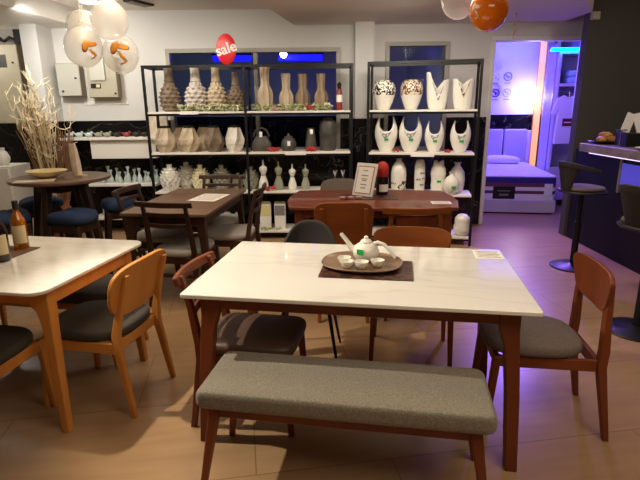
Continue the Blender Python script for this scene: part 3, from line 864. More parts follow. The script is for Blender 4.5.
Y1 = 5.93
g = 'studded bottle vases on the top shelf of the wide rack'
for x, m, h, r, lb in ((-1.715, 'ceramic_brown', 0.50, 0.125, 'dark taupe studded bottle vase at the far left of the top shelf'),
                       (-1.41, 'ceramic_grey', 0.505, 0.14, 'pale grey studded bottle vase, second from the left on the top shelf'),
                       (-1.175, 'ceramic_tan', 0.495, 0.125, 'tan studded bottle vase standing right below the sale sign'),
                       (-0.955, 'ceramic_brown', 0.43, 0.105, 'shorter brown studded bottle vase partly behind the middle rack post')):
    hobnail('studded_vase', lb, M[m], (x, Y1, 1.487), h, r, g)
g = 'fluted long-necked vases on the top shelf of the wide rack'
for x, m, h, r, lb in ((-0.615, 'ceramic_tan', 0.50, 0.098, 'tallest tan fluted vase on the top shelf, just right of the middle post'),
                       (-0.372, 'ceramic_tan', 0.41, 0.088, 'shorter tan fluted vase, second in the fluted row'),
                       (-0.182, 'ceramic_wash', 0.405, 0.085, 'brown streaked fluted vase, third in the fluted row'),
                       (0.028, 'ceramic_wash', 0.405, 0.085, 'brown streaked fluted vase at the right end of the fluted row')):
    fluted('fluted_vase', lb, M[m], (x, Y1, 1.487), h, r, g)
g = 'faceted diamond vases on the second shelf of the wide rack'
for x, y, m, lb in ((-1.80, 5.87, 'ceramic_tan', 'tan faceted vase at the left front of the second shelf'),
                    (-1.655, 6.06, 'ceramic_tan', 'tan faceted vase tucked behind the leftmost pair on the second shelf'),
                    (-1.515, 5.87, 'ceramic_tan', 'tan faceted vase, second in the front row of the second shelf'),
                    (-1.375, 6.06, 'ceramic_tan', 'tan faceted vase behind, left of the grey-brown faceted one'),
                    (-1.225, 5.88, 'ceramic_brown', 'grey-brown faceted vase on the second shelf'),
                    (-0.985, 5.88, 'matte_white', 'white faceted vase beside the middle post on the second shelf')):
    faceted('faceted_vase', lb, M[m], (x, y, 1.03), 0.30, 0.116, g)
g = 'ruffled leaf vases on the third shelf of the wide rack'
for x, y, m, s, lb in ((-1.775, 5.86, 'ceramic', 1.0, 'white ruffled vase at the left front of the third shelf'),
                       (-1.635, 6.08, 'ceramic', 1.0, 'white ruffled vase half behind the leftmost ruffled one'),
                       (-1.43, 5.93, 'ceramic_cream', 0.95, 'cream yellow ruffled vase in the middle of the third shelf'),
                       (-1.18, 5.95, 'ceramic_sage', 0.93, 'sage green ruffled vase behind the far slat-back chair'),
                       (-0.99, 5.97, 'ceramic_sage', 0.6, 'small sage ruffled vase left of the middle post'),
                       (-0.825, 5.94, 'ceramic_sage', 0.85, 'sage ruffled vase right beside the middle post')):
    ruffled('ruffled_vase', lb, M[m], (x, y, 0.576), 0.31*s, 0.116*s, g)
g = 'torso figurines on the third shelf of the wide rack'
for x, m, h, lb in ((-0.665, 'ceramic', 0.355, 'white dress-form figurine, tallest and leftmost of the torsos'),
                    (-0.485, 'ceramic_sage', 0.335, 'greyish green dress-form figurine between the two white ones'),
                    (-0.322, 'ceramic', 0.305, 'shorter white dress-form figurine, third of the torsos'),
                    (-0.165, 'ceramic_sage', 0.305, 'greyish green dress-form figurine at the right end of the torsos')):
    torso('torso_figurine', lb, M[m], (x, 5.86, 0.576), h, g)
# grey vases on the second shelf, right bay
def handbag_vase(label, loc, s):
    t = T('handbag_vase', label, 'vase', loc)
    L = []
    for z, w, d in ((0, 0.13, 0.06), (0.03, 0.145, 0.065), (0.09, 0.14, 0.06), (0.14, 0.10, 0.045), (0.17, 0.075, 0.035)):
        L.append([(x*s, y*s, z*s) for x, y in superell(w*1.6, d*1.8, 3, 28)])
    MB().loops(L).build('body', M['charcoal_ceramic'], t, smooth=60)
    for y in (-0.02, 0.02):
        MB().tube([(0.085*s*math.cos(a), y*s, (0.16+0.10*math.sin(a))*s) for a in [PI*k/12 for k in range(13)]], 0.009*s, 8).build('handle', M['charcoal_ceramic'], t)
    MB().box((0.0, -0.05*s, 0.19*s), (0.035*s, 0.004, 0.06*s)).build('price_tag', M['white_paper'], t)
    return t
handbag_vase('charcoal vase shaped like a handbag with a white tag, right of the middle post', (-0.675, 5.90, 1.03), 1.02)
def jar_vase(name, label, prof, loc, tagz=None, m='charcoal_ceramic', top=None):
    t = T(name, label, 'vase', loc)
    MB().lathe(prof, 28).build('body', M[m], t, smooth=45)
    if top: MB().lathe(top, 20).build('lid', M[m], t, smooth=45)
    if tagz: MB().box((0.008, -tagz[0]-0.006, tagz[1]), (0.035, 0.005, 0.055)).build('price_tag', M['white_paper'], t)
    return t
jar_vase('lidded_jar', 'small charcoal lidded jar with white tag on the second shelf', [(0.07, 0), (0.085, 0.02), (0.09, 0.08), (0.075, 0.13), (0.05, 0.15)], (-0.358, 5.90, 1.03), (0.088, 0.09), top=[(0.052, 0.15), (0.05, 0.165), (0.02, 0.175), (0.012, 0.2), (0.004, 0.205)])
jar_vase('bottle_vase', 'slim charcoal square-shouldered vase with white tag on the second shelf', [(0.062, 0), (0.066, 0.02), (0.06, 0.12), (0.048, 0.2), (0.042, 0.25), (0.046, 0.26), (0.034, 0.26)], (-0.095, 5.90, 1.03), (0.05, 0.22))
jar_vase('canister_vase', 'tall charcoal canister vase at the right end of the second shelf', [(0.085, 0), (0.095, 0.02), (0.10, 0.1), (0.098, 0.17), (0.102, 0.18), (0.10, 0.30), (0.085, 0.335), (0.06, 0.345)], (0.105, 5.90, 1.03), top=[(0.055, 0.346), (0.058, 0.36), (0.05, 0.37), (0.015, 0.38), (0.008, 0.39)])
for x, lb in ((-0.53, 'bunch of small red flowers lying between the handbag vase and the lidded jar'), (-0.10, 'bunch of small red flowers at the foot of the slim charcoal vase')):
    mb = MB()
    for k in range(16): mb.ball((rnd.uniform(-0.06, 0.06), rnd.uniform(-0.03, 0.03), rnd.uniform(0.018, 0.04)), 0.018, 6)
    tag(mb.build('red_flowers', M['red']), lb, 'flowers', (x, 5.785, 1.03))
mb = MB()
for k in range(14): mb.ball((rnd.uniform(-0.05, 0.05), rnd.uniform(-0.025, 0.025), rnd.uniform(0.016, 0.045)), 0.018, 6)
tag(mb.build('red_flowers', M['red']), 'bunch of red flowers beside the tall white dress-form figurine', 'flowers', (-0.585, 5.775, 0.576))
# pair of chrome-like candlesticks
for x in (0.19, 0.285):
    o = MB().lathe([(0.035, 0), (0.035, 0.01), (0.012, 0.02), (0.01, 0.06), (0.022, 0.08), (0.01, 0.10), (0.012, 0.15), (0.03, 0.19), (0.034, 0.215), (0.02, 0.215)], 20).build('candlestick', M['chrome'])
    tag(o, 'shiny candlestick at the right end of the third shelf, %s' % ('left of the pair' if x < 0.25 else 'right of the pair'), 'candlestick', (x, 5.97, 0.576), 0, 'pair of shiny candlesticks')
# red and white bottle at the end of the top shelf
t = T('bottle', 'red bottle with white label and dark top at the right end of the top shelf', 'bottle', (0.238, 5.90, 1.487))
MB().lathe([(0.034, 0), (0.036, 0.02), (0.036, 0.17), (0.03, 0.21), (0.02, 0.235)], 24).build('body', M['flask_red'], t)
MB().lathe([(0.0372, 0.09), (0.0372, 0.17)], 24, cap=False).build('bottle_label', M['white_paper'], t, label='white label')
MB().lathe([(0.021, 0.235), (0.022, 0.27), (0.03, 0.28), (0.012, 0.31)], 16).build('cap', M['dark_rim'], t)

# ivy garland along the front of the top shelf
def garland(label, x0, x1):
    t = T('ivy_garland', label, 'garland', (x0, 5.80, 1.487))
    L = x1-x0
    st = MB().tube([(L*k/16, 0.012*math.sin(k*1.7), 0.022+0.012*math.sin(k*2.3)) for k in range(17)], 0.005, 6); st.build('stem', M['leaf'], t)
    for nm, m, n in (('leaves', 'leaf', 130), ('pale_leaves', 'leaf_pale', 100)):
        mb = MB()
        for k in range(int(n*L/0.75)):
            c = Vector((rnd.uniform(0, L), rnd.uniform(-0.025, 0.03), rnd.uniform(0.012, 0.075)))
            q = Quaternion((rnd.uniform(-1, 1), rnd.uniform(-1, 1), rnd.uniform(-1, 1)), rnd.uniform(0, 3)).normalized() if False else Matrix.Rotation(rnd.uniform(0, 6.28), 3, Vector((rnd.uniform(-1, 1), rnd.uniform(-1, 1), rnd.uniform(-1, 1.01))).normalized())
            s_ = rnd.uniform(0.018, 0.03)
            pts = [c+q @ Vector(p)*s_ for p in ((0, -0.8, 0.05), (0.6, 0, -0.1), (0, 1, 0.1), (-0.6, 0, -0.1), (0, 0.1, 0.15))]
            pts = [Vector((p.x, p.y, max(p.z, 0.004))) for p in pts]
            mb._add(pts, [(0, 1, 4), (1, 2, 4), (2, 3, 4), (3, 0, 4)])
        mb.build(nm, M[m], t, smooth=0, solid=0.001)
    if x0 > -0.9:
        for fx in (0.28, 0.66):
            mb = MB()
            for k in range(9): mb.ball((fx+rnd.uniform(-0.04, 0.04), -0.015+rnd.uniform(-0.02, 0.02), rnd.uniform(0.02, 0.05)), 0.014, 6)
            mb.build('blossom', M['red'] if fx > 0.4 else M['pink'], t)
garland('green and cream ivy garland along the studded vases on the top shelf', -1.60, -0.83)
garland('green and cream ivy garland with red blossoms along the fluted vases on the top shelf', -0.76, 0.15)

# price strips on the shelf edges
def strip(x, y, z, w, rz, lb):
    tag(MB().bb(-w/2, w/2, -0.0015, 0.0015, -0.018, 0.018).build('price_strip', M['white_paper']), lb, 'label', (x, y, z), rz, 'white price strips on shelf edges')
strip(-1.46, 5.735, 1.475, 0.21, R(-1), 'white price strip on the top shelf edge below the pale studded vase')
strip(-0.27, 5.71, 1.015, 0.24, R(-1), 'white price strip on the second shelf edge below the lidded jar')
p = onR(0.60, -0.0255, 1.008); strip(p[0], p[1], p[2], 0.25, RR, 'white price strip below the horned vases on the narrow rack')

# bottom shelf packages
def package(label, x, print_m):
    t = T('gift_box', label, 'box', (x, 5.86, 0.10))
    MB().bb(-0.065, 0.065, -0.05, 0.05, 0, 0.31).build('carton', M['white_paper'], t, bevel=0.003)
    MB().bb(-0.06, 0.06, -0.053, -0.0505, 0.17, 0.29).build('printed_panel', M[print_m], t)
    mb = MB(); 
    for sx in (-1, 1):
        mb.lathe([(0.005, 0), (0.03, 0.008), (0.035, 0.018), (0.005, 0.022)], 12, c=(sx*0.03, 0, 0.31))
    mb.build('bow', M['leaf'] if print_m == 'ink' else M['yellow_box'], t)
package('white gift box with pale yellow panel on the lowest shelf of the wide rack', -0.655, 'yellow_box')
package('white gift box with green bow on the lowest shelf of the wide rack', -0.48, 'ink')
mb = MB()
for k in range(18): mb.ball((rnd.uniform(-0.13, 0.13), rnd.uniform(-0.03, 0.03), rnd.uniform(0.012, 0.03)), 0.014, 5)
tag(mb.build('flower_spray', M['leaf']), 'small green and cream flower spray lying before the gift boxes', 'flowers', (-0.57, 5.775, 0.10))
# white crystal-like decorations low on the left bay
gname = 'glassy white ornaments on the lowest shelf of the wide rack'
for k in range(5):
    mb = MB(); mb.lathe([(0.03, 0), (0.034, 0.01), (0.012, 0.03), (0.02, 0.07), (0.05, 0.12), (0.055, 0.17), (0.03, 0.2)], 14)
    tag(mb.build('glass_ornament', M['ceramic'] if k % 2 else M['clear_glass']), 'glassy white ornament on the lowest shelf under the ruffled vases', 'ornament', (-1.55+0.14*k, 5.9, 0.10), 0, gname)

# ------------------------------------------------------------------ goods on the narrow rack
def face(): return RR
p = onR(0.155, 0.15, 1.487); eggvase('egg_vase', 'white egg-shaped vase with black mosaic collar, top left of the narrow rack', p, 0.315, 0.128, M['mosaic_black'], 'tall white vases on the top shelf of the narrow rack')
p = onR(0.455, 0.15, 1.487); eggvase('egg_vase', 'white egg-shaped vase with brown mosaic collar, second on the top of the narrow rack', p, 0.315, 0.122, M['mosaic_brown'], 'tall white vases on the top shelf of the narrow rack')
p = onR(0.73, 0.15, 1.487); cutvase('cut_vase', 'white vase with one tall curved lip, third on the top of the narrow rack', p, 0.385, 0.118, 'swan', 'tall white vases on the top shelf of the narrow rack', RR, False, 'mosaic_grey')
p = onR(1.0, 0.15, 1.487); cutvase('cut_vase', 'white V-cut vase with mosaic edge, rightmost on the top of the narrow rack', p, 0.32, 0.112, 'vee', 'tall white vases on the top shelf of the narrow rack', RR, False, 'mosaic_brown')
for s_, h, r, lb in ((0.19, 0.385, 0.122, 'tall horned white vase at the left end of the second shelf on the narrow rack'), (0.46, 0.385, 0.122, 'tall horned white vase, second from the left on the narrow rack'),
                     (0.72, 0.335, 0.100, 'shorter horned white vase, third on the narrow rack'), (1.0, 0.335, 0.105, 'horned white vase at the right end of the second shelf on the narrow rack')):
    cutvase('horned_vase', lb, onR(s_, 0.15, 1.03), h, r, 'horn', 'horned white vases on the narrow rack', RR, True, 'mosaic_grey')
t = T('domed_vase', 'white domed bottle vase with black pebble print on the third shelf of the narrow rack', 'vase', onR(0.345, 0.15, 0.576))
MB().lathe([(0.075, 0), (0.083, 0.02), (0.086, 0.13)], 32, cap='bottom').build('pebble_band', M['spots'], t)
MB().lathe([(0.086, 0.13), (0.086, 0.22), (0.076, 0.28), (0.05, 0.325), (0.03, 0.345), (0.028, 0.365), (0.036, 0.375), (0.024, 0.375)], 32, cap=False).build('body', M['ceramic'], t, smooth=60)
t = T('oval_vase', 'slim white oval vase with grey butterfly print on the narrow rack', 'vase', onR(0.58, 0.15, 0.576))
MB().lathe([(0.046, 0), (0.056, 0.04), (0.062, 0.18), (0.058, 0.3), (0.042, 0.36), (0.03, 0.365)], 28, cap='bottom').build('body', M['ceramic'], t, smooth=60)
mb = MB()
for (x, z, s_) in ((0.02, 0.22, 0.022), (-0.025, 0.15, 0.02), (0.015, 0.09, 0.018), (0.03, 0.16, 0.014)):
    for sx in (-1, 1):
        yy = -math.sqrt(max(0, 0.063**2-(x+sx*s_*0.6)**2))-0.001
        mb.box((x+sx*s_*0.6, yy, z), (s_, 0.004, s_*0.9), Matrix.Rotation(sx*0.5, 3, 'Y'))
mb.build('butterfly_print', M['ink'], t)
cutvase('crown_vase', 'curvy white vase with jagged crown rim on the third shelf of the narrow rack', onR(0.785, 0.15, 0.576), 0.36, 0.08, 'wave', 'white vases on the third shelf of the narrow rack', RR, True)
t = T('bottle_vase', 'small round white bottle vase with green sticker at the shelf edge of the narrow rack', 'vase', onR(0.93, 0.06, 0.576))
MB().lathe([(0.045, 0), (0.075, 0.03), (0.09, 0.09), (0.082, 0.15), (0.05, 0.19), (0.026, 0.205), (0.024, 0.23), (0.034, 0.24), (0.022, 0.24)], 32, cap='bottom').build('body', M['ceramic'], t, smooth=60)
MB().box((0.0, -0.092, 0.085), (0.045, 0.006, 0.024)).build('price_sticker', M['green_sticker'], t)
t = T('bottle_vase', 'taller round white bottle vase behind the small one on the narrow rack', 'vase', onR(0.995, 0.24, 0.576))
MB().lathe([(0.06, 0), (0.082, 0.04), (0.092, 0.14), (0.08, 0.22), (0.045, 0.275), (0.03, 0.29), (0.03, 0.315), (0.045, 0.33), (0.03, 0.33)], 32, cap='bottom').build('body', M['ceramic'], t, smooth=60)
t = T('bottle_vase', 'white gourd-shaped vase alone on the lowest shelf of the narrow rack', 'vase', onR(1.075, 0.10, 0.101))
MB().lathe([(0.06, 0), (0.085, 0.03), (0.095, 0.09), (0.08, 0.14), (0.085, 0.17), (0.08, 0.20), (0.05, 0.235), (0.02, 0.245)], 32).build('body', M['ceramic'], t, smooth=60)
for s_, lb in ((0.315, 'red berry sprig between the two left horned vases'), (0.86, 'red berry sprig left of the rightmost horned vase')):
    mb = MB()
    for k in range(8): mb.ball((rnd.uniform(-0.035, 0.035), rnd.uniform(-0.02, 0.02), rnd.uniform(0.013, 0.03)), 0.013, 6)
    tag(mb.build('berry_sprig', M['red']), lb, 'flowers', onR(s_, 0.02, 1.03))

# ------------------------------------------------------------------ things on the front table
def onF(x, y, z=0.75):
    c, s_ = math.cos(FY), math.sin(FY)
    return (FT[0]+c*x-s_*y, FT[1]+s_*x+c*y, z)
o = MB().prism(rrect(0.44, 0.30, 0.004, 2), 0.0005, 0.004).build('table_mat', M['runner_dark'])
tag(o, 'dark woven mat under the tea tray on the front marble table', 'mat', onF(0.035, 0.0), FY)
def leafshape(w, d, n=48):
    P = []
    for k in range(n):
        a = 2*PI*k/n; c, s_ = math.cos(a), math.sin(a)
        P.append((w/2*math.copysign(abs(c)**0.9, c), d/2*math.copysign(abs(s_)**0.75, s_)))
    return P
L = []
for k, z in ((0.70, 0.0), (0.86, 0.002), (0.97, 0.013), (1.0, 0.02), (0.985, 0.022), (0.93, 0.014), (0.84, 0.009), (0.5, 0.008), (0.05, 0.008)):
    L.append([(x*k, y*k, z) for x, y in leafshape(0.40, 0.335)])
o = MB().loops(L).build('serving_tray', M['tray'], smooth=60)
tag(o, 'oval brown tray holding the teapot and cups', 'tray', onF(0.005, 0.055, 0.7545), FY-0.06)
ZT = 0.7635
t = T('teapot', 'round white teapot with long spout and lever handle on the brown tray', 'teapot', onF(0.022, 0.10, ZT), FY-0.05)
MB().lathe([(0.034, 0), (0.05, 0.008), (0.064, 0.032), (0.066, 0.052), (0.056, 0.078), (0.034, 0.094), (0.024, 0.098)], 32).build('body', M['ceramic'], t, smooth=60)
MB().lathe([(0.026, 0.0985), (0.03, 0.101), (0.022, 0.110), (0.009, 0.116), (0.012, 0.124), (0.004, 0.13)], 24).build('lid', M['ceramic'], t, smooth=60)
MB().tube([(-0.048, 0, 0.045), (-0.075, 0, 0.065), (-0.098, 0, 0.10), (-0.128, 0, 0.137)], [0.02, 0.015, 0.011, 0.009], 12).build('spout', M['ceramic'], t, smooth=60)
MB().tube([(0.03, 0, 0.088), (0.058, 0, 0.098), (0.09, 0, 0.088), (0.12, -0.008, 0.06), (0.148, -0.015, 0.025)], [0.009, 0.010, 0.009, 0.008, 0.007], 10).build('handle', M['ceramic'], t, smooth=60)
MB().box((-0.022, -0.0605, 0.06), (0.034, 0.006, 0.026), Matrix.Rotation(-0.35, 3, 'Z')).build('price_sticker', M['green_sticker'], t, label='green price sticker')
g = 'small white tea cups on the brown tray'
cup = MB().lathe([(0.016, 0), (0.02, 0.002), (0.031, 0.02), (0.034, 0.036), (0.031, 0.036), (0.027, 0.02), (0.014, 0.006)], 24).build('tea_cup', M['ceramic'], smooth=60)
cps = [((-0.080, 0.03), 'white tea cup at the left rear of the tray, mostly behind another cup'), ((-0.062, -0.028), 'white tea cup at the front left of the tray'), ((0.010, -0.030), 'white tea cup in the middle front of the tray'), ((0.085, 0.005), 'white tea cup at the right of the tray under the teapot handle')]
for i, ((x, y), lb) in enumerate(cps):
    c = cup if i == 0 else cup.copy()
    if i: COL.objects.link(c)
    tag(c, lb, 'cup', onF(x, y, ZT), 0, g)
def paper(label, loc, rz, w, d, frame=True):
    t = T('price_sheet', label, 'paper', loc, rz)
    MB().bb(-w/2, w/2, -d/2, d/2, 0.0004, 0.002).build('sheet', M['white_paper'], t)
    mb = MB()
    for k in range(5):
        ww = w*(0.34 if k % 2 else 0.40)
        mb.bb(-ww, ww, d*(0.33-0.16*k)-d*0.02, d*(0.33-0.16*k)+d*0.02, 0.0021, 0.0026)
    mb.build('print_lines', M['ink'], t)
    return t
paper('printed white sheet near the far right corner of the front marble table', onF(0.655, 0.325), FY, 0.145, 0.16)
paper('printed white sheet lying on the dark brown table', (-0.985, 4.36, 0.75), R(-12), 0.25, 0.36)
paper('small white sheet at the right end of the reddish table', (1.0, 4.0, 0.75), R(-4), 0.16, 0.12)

# ------------------------------------------------------------------ things on the oak table
def onL(x, y, z=0.75):
    c, s_ = math.cos(LY), math.sin(LY)
    return (LT[0]+c*x-s_*y, LT[1]+s_*x+c*y, z)
o = MB().prism(rrect(0.95, 0.34, 0.004, 2), 0.0005, 0.004).build('table_runner', M['runner'])
tag(o, 'brown woven runner under the bottles on the oak table', 'runner', (-2.11, 2.66, 0.75), LY)
def wine(label, loc, m, H, r, lab, shoulder=0.62):
    t = T('bottle', label, 'bottle', loc, 0.3)
    MB().lathe([(r*0.9, 0), (r, 0.008), (r, H*shoulder*0.85), (r*0.9, H*shoulder), (r*0.45, H*(shoulder+0.13)), (r*0.36, H*0.80), (r*0.36, H*0.82)], 32).build('body', M[m], t, smooth=50)
    MB().lathe([(r*0.40, H*0.82), (r*0.40, H*0.985), (r*0.36, H)], 20).build('cap', M['dark_rim'], t)
    def g(u, v):
        th = -PI/2-0.75+u*1.9
        return ((r+0.0012)*math.cos(th), (r+0.0012)*math.sin(th), H*(0.13+0.37*v))
    MB().grid(g, 16, 1).build('bottle_label', M[lab], t, smooth=180, label='cream paper label')
    return t
wine('amber glass bottle with cream label and black cap on the woven runner', (-1.705, 2.72, 0.7545), 'amber', 0.275, 0.039, 'label_cream')
wine('dark wine bottle with cream label at the left edge of the oak table', (-1.675, 2.49, 0.7545), 'bottle_dark', 0.285, 0.043, 'label_cream')

# ------------------------------------------------------------------ things on the reddish table
t = T('framed_sign', 'white framed sign leaning back on the reddish table', 'sign', (0.405, 4.36, 0.75), R(-40))
rt = Matrix.Rotation(R(-17), 3, 'X')
MB().box((0, 0, 0.145), (0.215, 0.014, 0.295), rt).build('frame', M['white_trim'], t, bevel=0.003)
MB().box((0, -0.0085, 0.145), (0.172, 0.004, 0.245), rt).build('border', M['frame_paint'], t)
MB().box((0, -0.0118, 0.145), (0.158, 0.004, 0.231), rt).build('page', M['white_paper'], t)
for z, w in ((0.225, 0.05), (0.18, 0.07), (0.150, 0.06), (0.135, 0.045), (0.10, 0.06), (0.07, 0.05)):
    MB().box(rt @ Vector((0, -0.0142, z-0.145))+Vector((0, 0, 0.145)), (w, 0.002, 0.008), rt).build('print_line', M['ink'], t)
MB().post([(0, 0.02, 0.20), (0, 0.10, 0.002)], [(0.05, 0.006)]*2).build('easel_leg', M['white_trim'], t)
t = T('bottle', 'black bottle with red top and white label beside the framed sign', 'bottle', (0.565, 4.42, 0.7545), 0.2)
MB().lathe([(0.052, 0), (0.056, 0.01), (0.056, 0.14), (0.052, 0.16)], 28).build('body', M['bottle_dark'], t, smooth=50)
MB().lathe([(0.051, 0.161), (0.055, 0.18), (0.056, 0.23), (0.05, 0.26), (0.034, 0.285), (0.01, 0.295)], 28).build('red_top', M['red'], t, smooth=50, label='bright red top')
def g_(u, v):
    th = -PI/2-0.8+u*1.6
    return (0.0575*math.cos(th), 0.0575*math.sin(th), 0.03+0.065*v)
MB().grid(g_, 14, 1).build('bottle_label', M['white_paper'], t, smooth=180)
o = MB().prism(rrect(0.50, 0.26, 0.01, 2), 0.0005, 0.004).build('table_mat', M['runner_dark'])
tag(o, 'dark woven mat under the framed sign on the reddish table', 'mat', (0.43, 4.30, 0.75), R(-4))
for k in range(3):
    o = MB().box((0, 0, 0.006), (0.05, 0.05, 0.012)).build('coaster', M['pink'], bevel=0.002)
    tag(o, ('left', 'middle', 'right')[k]+' one of three small pinkish coasters left of the framed sign', 'coaster', (0.20+0.07*k, 4.24, 0.7545), R(-4), 'coasters by the framed sign')

# ------------------------------------------------------------------ round table things
t_ = MB().lathe([(0.06, 0), (0.07, 0.006), (0.13, 0.035), (0.165, 0.062), (0.16, 0.066), (0.12, 0.044), (0.05, 0.016)], 40).build('bowl', M['bowl'], smooth=60)
tag(t_, 'shallow cream bowl on the round high table', 'bowl', (-2.36, 4.28, 0.951))
o = MB().prism(rrect(0.30, 0.16, 0.004, 2), 0, 0.003).build('paper_sheet', M['kraft']); tag(o, 'pale paper sheet lying flat on the round high table before the bowl', 'paper', (-2.36, 4.08, 0.951), R(20))
t = T('paper_bag', 'tall narrow floral paper bag leaning on the round high table', 'bag', (-2.15, 4.40, 0.951), R(-20))
mb = MB()
L = []
for z, w, d, off in ((0, 0.065, 0.05, 0), (0.10, 0.07, 0.05, -0.008), (0.22, 0.07, 0.035, -0.018), (0.28, 0.068, 0.012, -0.024)):
    L.append([(x+off, y, z) for x, y in rrect(w, d, 0.005, 2)])
mb.loops(L).build('bag_body', M['kraft'], t, smooth=30)
MB().bb(0.02, 0.10, -0.05, 0.01, 0, 0.012).build('folded_foot', M['label_cream'], t)

# ------------------------------------------------------------------ dried branches
t = T('branch_arrangement', 'tall pale dried branches and rust reeds in a clay pot behind the round table', 'plant', (-2.98, 5.50, 0))
MB().lathe([(0.11, 0), (0.16, 0.04), (0.20, 0.2), (0.19, 0.38), (0.13, 0.48), (0.15, 0.53), (0.13, 0.53), (0.11, 0.46)], 28, cap='bottom').build('pot', M['terracotta'], t, smooth=60)
mbs = {'twig': MB(), 'twig_dark': MB()}
for k in range(72):
    mk = 'twig' if k % 5 < 3 else 'twig_dark'
    a = rnd.uniform(0, 2*PI); r0 = rnd.uniform(0, 0.08)
    tx, ty = rnd.gauss(-0.10, 0.11), rnd.gauss(0, 0.12); H = rnd.uniform(1.25, 1.88) if mk == 'twig' else rnd.uniform(1.1, 1.6)
    pts = []
    n = 9; ph = rnd.uniform(0, 6)
    for i in range(n):
        f = i/(n-1)
        w = 0.025*f
        pts.append((r0*math.cos(a)+tx*f**1.2+w*math.sin(ph+5*f), r0*math.sin(a)+ty*f**1.2+w*math.cos(ph+4*f), 0.3+(H-0.3)*f))
    mbs[mk].tube(pts, [0.010*(1-0.7*i/(n-1)) for i in range(n)], 5)
    if mk == 'twig':
        for j in range(5):        # short curly side shoots towards the tips
            b = Vector(pts[-1-rnd.randint(0, 3)]); d = Vector((rnd.uniform(-1, 1), rnd.uniform(-1, 1), rnd.uniform(0.1, 1))).normalized()
            mbs[mk].tube([b, b+d*0.05, b+d*0.09+Vector((rnd.uniform(-.03, .03), 0, 0.02)), b+d*0.12+Vector((rnd.uniform(-.04, .04), 0, 0.035))], [0.006, 0.005, 0.004, 0.002], 4)
mbs['twig'].build('pale_branches', M['twig'], t); mbs['twig_dark'].build('brown_branches', M['twig_dark'], t)
mb = MB()
for k in range(22):
    x = 0.10+rnd.uniform(-0.05, 0.05); y = rnd.uniform(-0.08, 0.08); H = rnd.uniform(1.0, 1.4)
    mb.tube([(x*0.6, y*0.6, 0.35), (x+0.05, y, 0.8), (x+0.10+rnd.uniform(-0.05, 0.1), y+rnd.uniform(-.05, .05), H)], [0.008, 0.008, 0.005], 5)
mb.build('reeds', M['reed'], t)

# white cabinet at the left edge
t = T('cabinet', 'low white cabinet at the far left edge beside the dried branches', 'cabinet', (-3.85, 5.90, 0))
MB().bb(-0.30, 0.30, -0.22, 0.2, 0, 0.90).build('body', M['white_board'], t, bevel=0.004)
MB().bb(-0.29, -0.005, -0.238, -0.222, 0.04, 0.88).build('door', M['white_board'], t, bevel=0.003)
MB().bb(0.005, 0.29, -0.238, -0.222, 0.04, 0.88).build('door', M['white_board'], t, bevel=0.003)
for x, r, h, lb in ((-3.72, 0.075, 0.20, 'round white vase on the low white cabinet, nearest the branches'), (-3.92, 0.085, 0.24, 'round white vase on the low white cabinet at the photo\'s left edge')):
    o = MB().lathe([(r*0.6, 0), (r, h*0.25), (r*1.05, h*0.45), (r*0.7, h*0.75), (r*0.4, h*0.85), (r*0.5, h)], 20).build('vase', M['ceramic'], smooth=60)
    tag(o, lb, 'vase', (x, 5.86, 0.90))

# ------------------------------------------------------------------ white wall shelves on the left
def wallshelf(label, x0, x1, z, box=None):
    t = T('wall_shelf', label, 'shelf', ((x0+x1)/2, YB, z))
    h = (x1-x0)/2
    MB().bb(-h, h, -0.30, -0.001, -0.03, 0).build('board', M['white_board'], t, bevel=0.003)
    if box:
        MB().bb(box[0]-(x0+x1)/2, box[1]-(x0+x1)/2, -0.26, -0.002, -box[2], -0.031).build('lower_box', M['white_board'], t, bevel=0.003)
    return t
wallshelf('upper white wall shelf with small glass and dark ornaments on the left wall', -3.15, -1.97, 1.19, (-2.80, -2.0, 0.255))
wallshelf('lower white wall shelf crowded with small glass figurines on the left wall', -2.88, -2.02, 0.625, None)
wallshelf('lowest white wall shelf near the floor beneath the glass figurines', -2.88, -2.02, 0.20, None)
g = 'small ornaments on the upper white wall shelf'
for k, (px, mk, kind) in enumerate(((-3.08, 'clear_glass', 'glass'), (-2.97, 'clear_glass', 'glass'), (-2.85, 'clear_glass', 'glass'), (-2.73, 'ceramic_sage', 'green'), (-2.62, 'ceramic_sage', 'green'), (-2.50, 'dark_rim', 'dark'), (-2.38, 'flask_red', 'pink'), (-2.26, 'dark_rim', 'dark'), (-2.16, 'dark_rim', 'dark'))):
    mb = MB()
    mb.ball((0, 0, 0.03), 0.038, 10, (1.25, 0.9, 0.8))
    mb.ball((0.04, 0, 0.058), 0.017, 8); mb.tube([(-0.03, 0, 0.035), (-0.065, 0, 0.055)], [0.016, 0.004], 8)
    lb = {-3.08: 'leftmost clear glass bird on the upper wall shelf', -2.97: 'second clear glass bird on the upper wall shelf', -2.85: 'third clear glass bird, beside the green ornaments', -2.73: 'left green bird ornament on the upper wall shelf', -2.62: 'right green bird ornament on the upper wall shelf', -2.50: 'dark bird ornament between the green and the dark red ones', -2.38: 'dark red bird ornament on the upper wall shelf', -2.26: 'dark bird ornament just right of the dark red one', -2.16: 'dark bird ornament at the right end of the upper wall shelf'}[px]
    tag(mb.build('bird_ornament', M[mk], smooth=80), lb, 'ornament', (px, YB-0.16, 1.19), 0, g)
g = 'clear glass figurines on the lower white wall shelf'
bt = MB().lathe([(0.028, 0), (0.032, 0.01), (0.03, 0.05), (0.018, 0.085), (0.01, 0.10), (0.012, 0.13), (0.022, 0.15), (0.02, 0.165)], 14).build('glass_figurine', M['clear_glass'], smooth=70)
first = True
